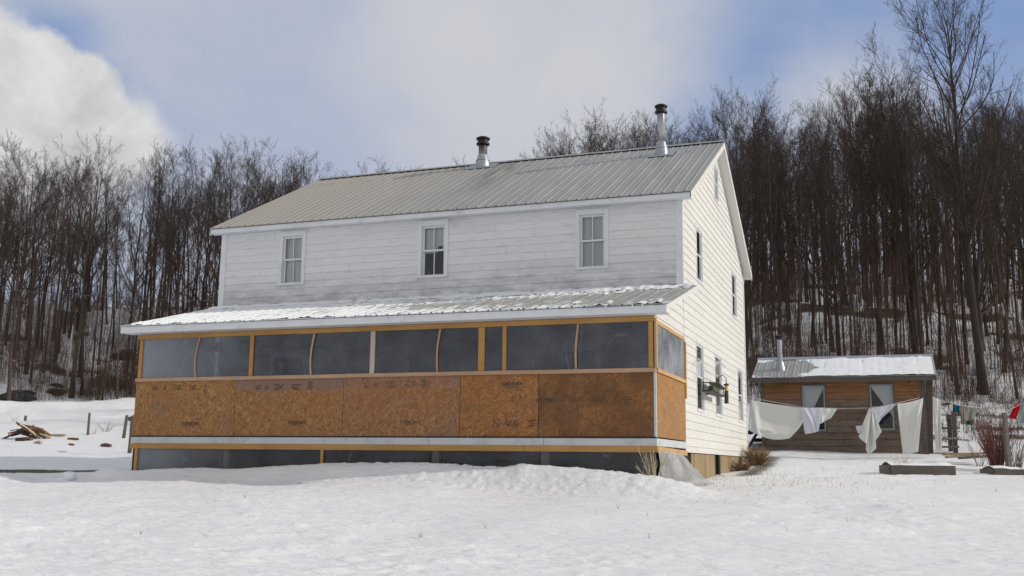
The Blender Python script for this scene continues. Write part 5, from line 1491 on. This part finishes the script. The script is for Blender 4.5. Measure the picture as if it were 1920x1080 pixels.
def build_sky():
    w = bpy.data.worlds.new('World'); SC.world = w; w.use_nodes = True
    t = w.node_tree; t.nodes.clear()
    N = lambda ty, **k: [setattr((nd := t.nodes.new(ty)), a, b) for a, b in k.items()] and nd or t.nodes.new(ty) if False else _mk(t, ty, k)
    out = N('ShaderNodeOutputWorld'); bg = N('ShaderNodeBackground'); t.links.new(bg.outputs[0], out.inputs[0])
    bg.inputs['Strength'].default_value = SKY_STRENGTH
    sky = N('ShaderNodeTexSky'); sky.sky_type = 'NISHITA'; sky.sun_disc = False
    sky.sun_elevation = SUN_EL; sky.sun_rotation = math.pi / 2 - SUN_AZ; sky.air_density = 1.0; sky.dust_density = .6; sky.ozone_density = 1.5
    tc = N('ShaderNodeTexCoord')
    def mth(op, a, b=0.0, clamp=False):
        nd = N('ShaderNodeMath', operation=op); nd.use_clamp = clamp
        for i, v in enumerate((a, b)):
            if isinstance(v, (int, float)): nd.inputs[i].default_value = v
            else: t.links.new(v, nd.inputs[i])
        return nd.outputs[0]
    def rngm(v, a, b, c=0., d=1.):
        nd = N('ShaderNodeMapRange'); nd.interpolation_type = 'SMOOTHSTEP'
        for i, q in enumerate((a, b, c, d)): nd.inputs[1 + i].default_value = q
        t.links.new(v, nd.inputs[0]); return nd.outputs[0]
    def noise(sc, det, rough, dist=0.0, vec=None, scl=(1, 1, 1)):
        mp = N('ShaderNodeMapping'); mp.inputs['Scale'].default_value = scl; t.links.new(vec or tc.outputs['Generated'], mp.inputs[0])
        nd = N('ShaderNodeTexNoise'); nd.inputs['Scale'].default_value = sc; nd.inputs['Detail'].default_value = det; nd.inputs['Roughness'].default_value = rough; nd.inputs['Distortion'].default_value = dist
        t.links.new(mp.outputs[0], nd.inputs['Vector']); return nd
    # directions bent a little by noise so that cloud edges billow
    wn = noise(16, 5, .6)
    off = N('ShaderNodeVectorMath', operation='SUBTRACT'); t.links.new(wn.outputs['Color'], off.inputs[0]); off.inputs[1].default_value = (.5, .5, .5)
    sc = N('ShaderNodeVectorMath', operation='SCALE'); t.links.new(off.outputs[0], sc.inputs[0]); sc.inputs['Scale'].default_value = .055
    ad = N('ShaderNodeVectorMath', operation='ADD'); t.links.new(tc.outputs['Generated'], ad.inputs[0]); t.links.new(sc.outputs[0], ad.inputs[1])
    wd = ad.outputs[0]
    wn2 = noise(5, 4, .55); off2 = N('ShaderNodeVectorMath', operation='SUBTRACT'); t.links.new(wn2.outputs['Color'], off2.inputs[0]); off2.inputs[1].default_value = (.5, .5, .5)
    sc2 = N('ShaderNodeVectorMath', operation='SCALE'); t.links.new(off2.outputs[0], sc2.inputs[0]); sc2.inputs['Scale'].default_value = .16
    ad2 = N('ShaderNodeVectorMath', operation='ADD'); t.links.new(tc.outputs['Generated'], ad2.inputs[0]); t.links.new(sc2.outputs[0], ad2.inputs[1])
    wd2 = ad2.outputs[0]
    def blob(px, py, r, soft, vec):
        d = ray(px, py); d = d / np.linalg.norm(d)
        ds = N('ShaderNodeVectorMath', operation='DISTANCE'); t.links.new(vec, ds.inputs[0]); ds.inputs[1].default_value = tuple(float(v) for v in d)
        return rngm(ds.outputs['Value'], r, r - soft, 0, 1)
    def union(lst):
        o = lst[0]
        for v in lst[1:]: o = mth('MAXIMUM', o, v)
        return o
    k = 1 / F
    cum = union([blob(40, 190, 138 * k, 24 * k, wd), blob(120, 230, 135 * k, 28 * k, wd), blob(205, 260, 120 * k, 55 * k, wd), blob(-80, 200, 190 * k, 40 * k, wd), blob(60, 330, 200 * k, 120 * k, wd), blob(265, 290, 60 * k, 50 * k, wd)])
    blue = union([blob(90, 40, 130 * k, 130 * k, wd2), blob(220, 160, 110 * k, 110 * k, wd2), blob(1440, 110, 330 * k, 330 * k, wd2), blob(1600, 40, 300 * k, 300 * k, wd2), blob(1870, 60, 300 * k, 280 * k, wd2), blob(1320, 250, 200 * k, 180 * k, wd2)])
    veil = union([blob(980, 150, 420 * k, 380 * k, wd2), blob(1080, 230, 250 * k, 220 * k, wd2), blob(1400, 200, 90 * k, 90 * k, wd2), blob(1590, 170, 190 * k, 190 * k, wd2)])
    nb = noise(3.2, 6, .55, .4, None, (1, 1, 1.8))
    cov = mth('ADD', rngm(nb.outputs['Fac'], .30, .72, .66, .98), mth('MULTIPLY', veil, .42))
    cov = mth('SUBTRACT', cov, mth('MULTIPLY', blue, .56))
    cov = mth('MAXIMUM', mth('MINIMUM', cov, 1.0), .14)
    def mixc(f, a, b):
        nd = N('ShaderNodeMix', data_type='RGBA')
        for i, v in ((0, f), (6, a), (7, b)):
            if isinstance(v, tuple): nd.inputs[i].default_value = (*v, 1)
            elif isinstance(v, (int, float)): nd.inputs[i].default_value = v
            else: t.links.new(v, nd.inputs[i])
        return nd.outputs[2]
    g = 1 / SKY_STRENGTH
    sc_ = lambda c: tuple(v * g for v in c)
    cl = mixc(veil, sc_((.52, .555, .66)), sc_((.65, .66, .69)))
    cl = mixc(rngm(noise(6, 5, .6).outputs['Fac'], .35, .7), cl, sc_((.58, .605, .67)))
    sep = N('ShaderNodeSeparateXYZ'); t.links.new(tc.outputs['Generated'], sep.inputs[0])
    blu = mixc(.72, sky.outputs[0], sc_((.19, .33, .68)))
    base = mixc(cov, blu, cl)
    cc = mixc(rngm(noise(9, 5, .6, .3).outputs['Fac'], .32, .68), sc_((.58, .58, .60)), sc_((.82, .815, .81)))
    lowv = rngm(sep.outputs[2], .16, .30)
    cc = mixc(lowv, sc_((.58, .585, .61)), cc)
    base = mixc(cum, base, cc)
    # unseen bright cloud added behind the camera and overhead to lift the ambient light
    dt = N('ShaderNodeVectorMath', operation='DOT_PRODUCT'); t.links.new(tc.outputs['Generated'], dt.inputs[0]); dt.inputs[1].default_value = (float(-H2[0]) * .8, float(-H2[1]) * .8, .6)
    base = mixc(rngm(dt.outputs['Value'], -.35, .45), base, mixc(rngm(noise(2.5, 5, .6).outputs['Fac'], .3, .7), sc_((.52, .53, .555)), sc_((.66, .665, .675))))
    # that cloud is added for neutral light on the snow and front wall
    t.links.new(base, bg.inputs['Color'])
    sd = bpy.data.lights.new('sun', 'SUN'); sd.energy = SUN_E; sd.angle = R(.9); sd.color = (1.0, .93, .82)
    so = bpy.data.objects.new('sun', sd); COL.objects.link(so)
    v = Vector((math.cos(SUN_EL) * math.cos(SUN_AZ), math.cos(SUN_EL) * math.sin(SUN_AZ), math.sin(SUN_EL)))
    so.rotation_euler = v.to_track_quat('Z', 'Y').to_euler(); so.location = (40, 10, 30)

def _mk(t, ty, k):
    nd = t.nodes.new(ty)
    for a, b in k.items(): setattr(nd, a, b)
    return nd

SKY_STRENGTH = .10
SUN_E = 2.75

def build_camera():
    cd = bpy.data.cameras.new('camera'); cd.sensor_width = 36; cd.sensor_fit = 'HORIZONTAL'; cd.lens = 36 * F / 1920; cd.clip_end = 3000; cd.clip_start = .1
    co = bpy.data.objects.new('camera', cd); COL.objects.link(co)
    m = Matrix(((RGT[0], UPV[0], -FWD[0], CAM[0]), (RGT[1], UPV[1], -FWD[1], CAM[1]), (RGT[2], UPV[2], -FWD[2], CAM[2]), (0, 0, 0, 1)))
    co.matrix_world = m; SC.camera = co

# ------------------------------------------------------------------ go
M.update(
    snow=mat_snow(), roofsnow=mat_roofsnow(),
    siding=mat_siding('white_clapboard', (.70, .71, .72), (.76, .765, .77)),
    siding_gable=mat_siding('cream_clapboard', (.66, .65, .615), (.72, .71, .675), False),
    trim=mat_paint('white_trim', (.72, .74, .76)), trim_cream=mat_paint('cream_trim', (.68, .67, .635), (.5, .48, .42), .3),
    trim_grey=mat_paint('grey_trim', (.57, .59, .60), (.33, .335, .34), .8),
    roof=mat_metal_roof('metal_roof'), porch_roof=mat_metal_roof('porch_metal', False, True), shed_roof=mat_metal_roof('shed_metal', False),
    cap_metal=mat_plain('ridge_metal', (.34, .34, .34), .5, .3), flash=mat_plain('flashing_metal', (.36, .385, .42), .4, .6, .15),
    pipe=mat_pipe(), black_metal=mat_plain('black_metal', (.015, .015, .016), .55, .0, .3),
    lumber=mat_lumber('new_lumber', (.44, .24, .075), (.54, .31, .11)), lumber_sun=mat_lumber('sunlit_lumber', (.52, .33, .15), (.60, .40, .20), axis=1),  # sunlit_lumber: lighter copy for the porch end, sunlight put in its colour
    lumber_pink=mat_lumber('pinkish_lumber', (.46, .29, .18), (.55, .37, .25)), lumber_pale=mat_lumber('pale_lumber', (.50, .44, .36), (.58, .52, .44), axis=2),
    lumber_old=mat_lumber('old_plank', (.22, .13, .06), (.34, .22, .12)),
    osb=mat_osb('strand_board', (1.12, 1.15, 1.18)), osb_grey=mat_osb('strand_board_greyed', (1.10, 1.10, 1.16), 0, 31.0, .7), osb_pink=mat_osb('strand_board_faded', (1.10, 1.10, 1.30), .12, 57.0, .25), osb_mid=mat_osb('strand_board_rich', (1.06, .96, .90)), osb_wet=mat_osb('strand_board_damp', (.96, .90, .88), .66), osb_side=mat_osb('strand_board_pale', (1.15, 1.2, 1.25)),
    ink=mat_plain('black_ink', (.075, .052, .036), .7, 0, .3, 40),
    film=mat_film('clear_film', (.38, .41, .47), .18), film_pale=mat_film('film_left_light', (.42, .45, .51), .55, .2, True), film_haze=mat_film('skirt_film_left_light', (.30, .31, .33), .3, .2, True), film_sun=mat_film('clear_film_end', (.62, .66, .72), .5, .2, False, .25), film_low=mat_film('clear_film_skirt', (.44, .45, .48), .11, .2), film_crumple=mat_film('crumpled_film', (.80, .80, .80), .62, .18, False, .15, .35, .26, (.66, .66, .66)),  # film_sun: milkier end film, with sunlight put into its colour
    glass=mat_glass(), ice=mat_plain('ice', (.74, .80, .86), .15, 0, .05, 6, .6), sash_grey=mat_paint('grey_sash', (.34, .35, .36)), curtain=mat_plain('white_curtain', (.76, .82, .84), .9, 0, .05, 3, .1), curtain_grey=mat_cloth('grey_curtain', (.12, .118, .11)),
    dark=mat_plain('dark_interior', (.035, .03, .028), .9), door=mat_paint('door_paint', (.30, .32, .35)),
    tanboard=mat_lumber('tan_board', (.26, .19, .10), (.38, .29, .17), axis=2), greywood=mat_lumber('grey_wood', (.085, .072, .062), (.15, .13, .115), (.04, .03, .025)),
    greywood_light=mat_lumber('light_grey_wood', (.22, .19, .15), (.32, .28, .23), (.1, .08, .06)),
    shedwood=mat_shedwood(), sheet=mat_cloth('cream_cotton', (.84, .85, .82)), sheet_blue=mat_cloth('bluish_cotton', (.74, .75, .85)), cord=mat_plain('cord', (.42, .40, .38)),
    teal=mat_cloth('teal_cotton', (.02, .14, .22)), beige=mat_cloth('beige_cotton', (.42, .36, .32)), sheer=mat_cloth('sheer_cotton', (.36, .37, .33)), green=mat_cloth('green_cotton', (.03, .13, .08)), red=mat_cloth('red_cotton', (.52, .012, .02)), sage=mat_cloth('sage_cotton', (.30, .36, .35)),
    redtwig=mat_plain('red_twigs', (.16, .060, .045), .7), twig=mat_plain('dry_twigs', (.13, .10, .075), .8), straw=mat_plain('straw', (.50, .42, .30), .8), drygrass=mat_plain('dry_grass', (.27, .20, .115), .85), drybrown=mat_plain('brown_weeds', (.16, .10, .055), .85),
    tubgrey=mat_plain('grey_plastic', (.22, .23, .25), .5), feeder_green=mat_plain('dark_green_paint', (.03, .04, .03), .5), seed=mat_plain('green_hopper', (.075, .085, .03), .6), feeder_dark=mat_plain('dark_tube', (.05, .045, .04), .4), yellowband=mat_plain('yellow_band', (.55, .38, .05), .5),
    bark=mat_plain('dark_bark', (.05, .038, .03), .9, 0, .5, 14), cutwood=mat_plain('cut_wood', (.20, .10, .05), .8, 0, .5, 14), palewood=mat_plain('pale_cut_wood', (.48, .40, .28), .8, 0, .4, 10), redlog=mat_plain('red_brown_log', (.13, .06, .05), .85, 0, .5, 10),
    rock=mat_plain('dark_rock', (.045, .042, .04), .9, 0, .6, 4),
    bark_brown=mat_bark('tree_bark', (.026, .020, .018), (.066, .051, .044)), bark_birch=mat_bark('birch_bark', (.30, .26, .22), (.50, .46, .40)),
    twig_brown=mat_bark('branch_bark', (.028, .020, .017), (.056, .041, .035)), brush=mat_bark('brush_stems', (.046, .029, .023), (.092, .060, .048)),
)
SC.view_settings.view_transform = 'Standard'; SC.view_settings.look = 'None'; SC.view_settings.exposure = -0.10; SC.view_settings.gamma = 1.0; SC.view_settings.use_curve_mapping = False
SC.render.engine = 'CYCLES'
SC.cycles.max_bounces = 8; SC.cycles.transparent_max_bounces = 16; SC.cycles.diffuse_bounces = 4; SC.cycles.glossy_bounces = 3
SC.cycles.use_denoising = True
SC.cycles.caustics_reflective = False; SC.cycles.caustics_refractive = False

build_sky()
build_camera()
build_ground()
build_house()
build_shed()
build_yard()
build_trees()
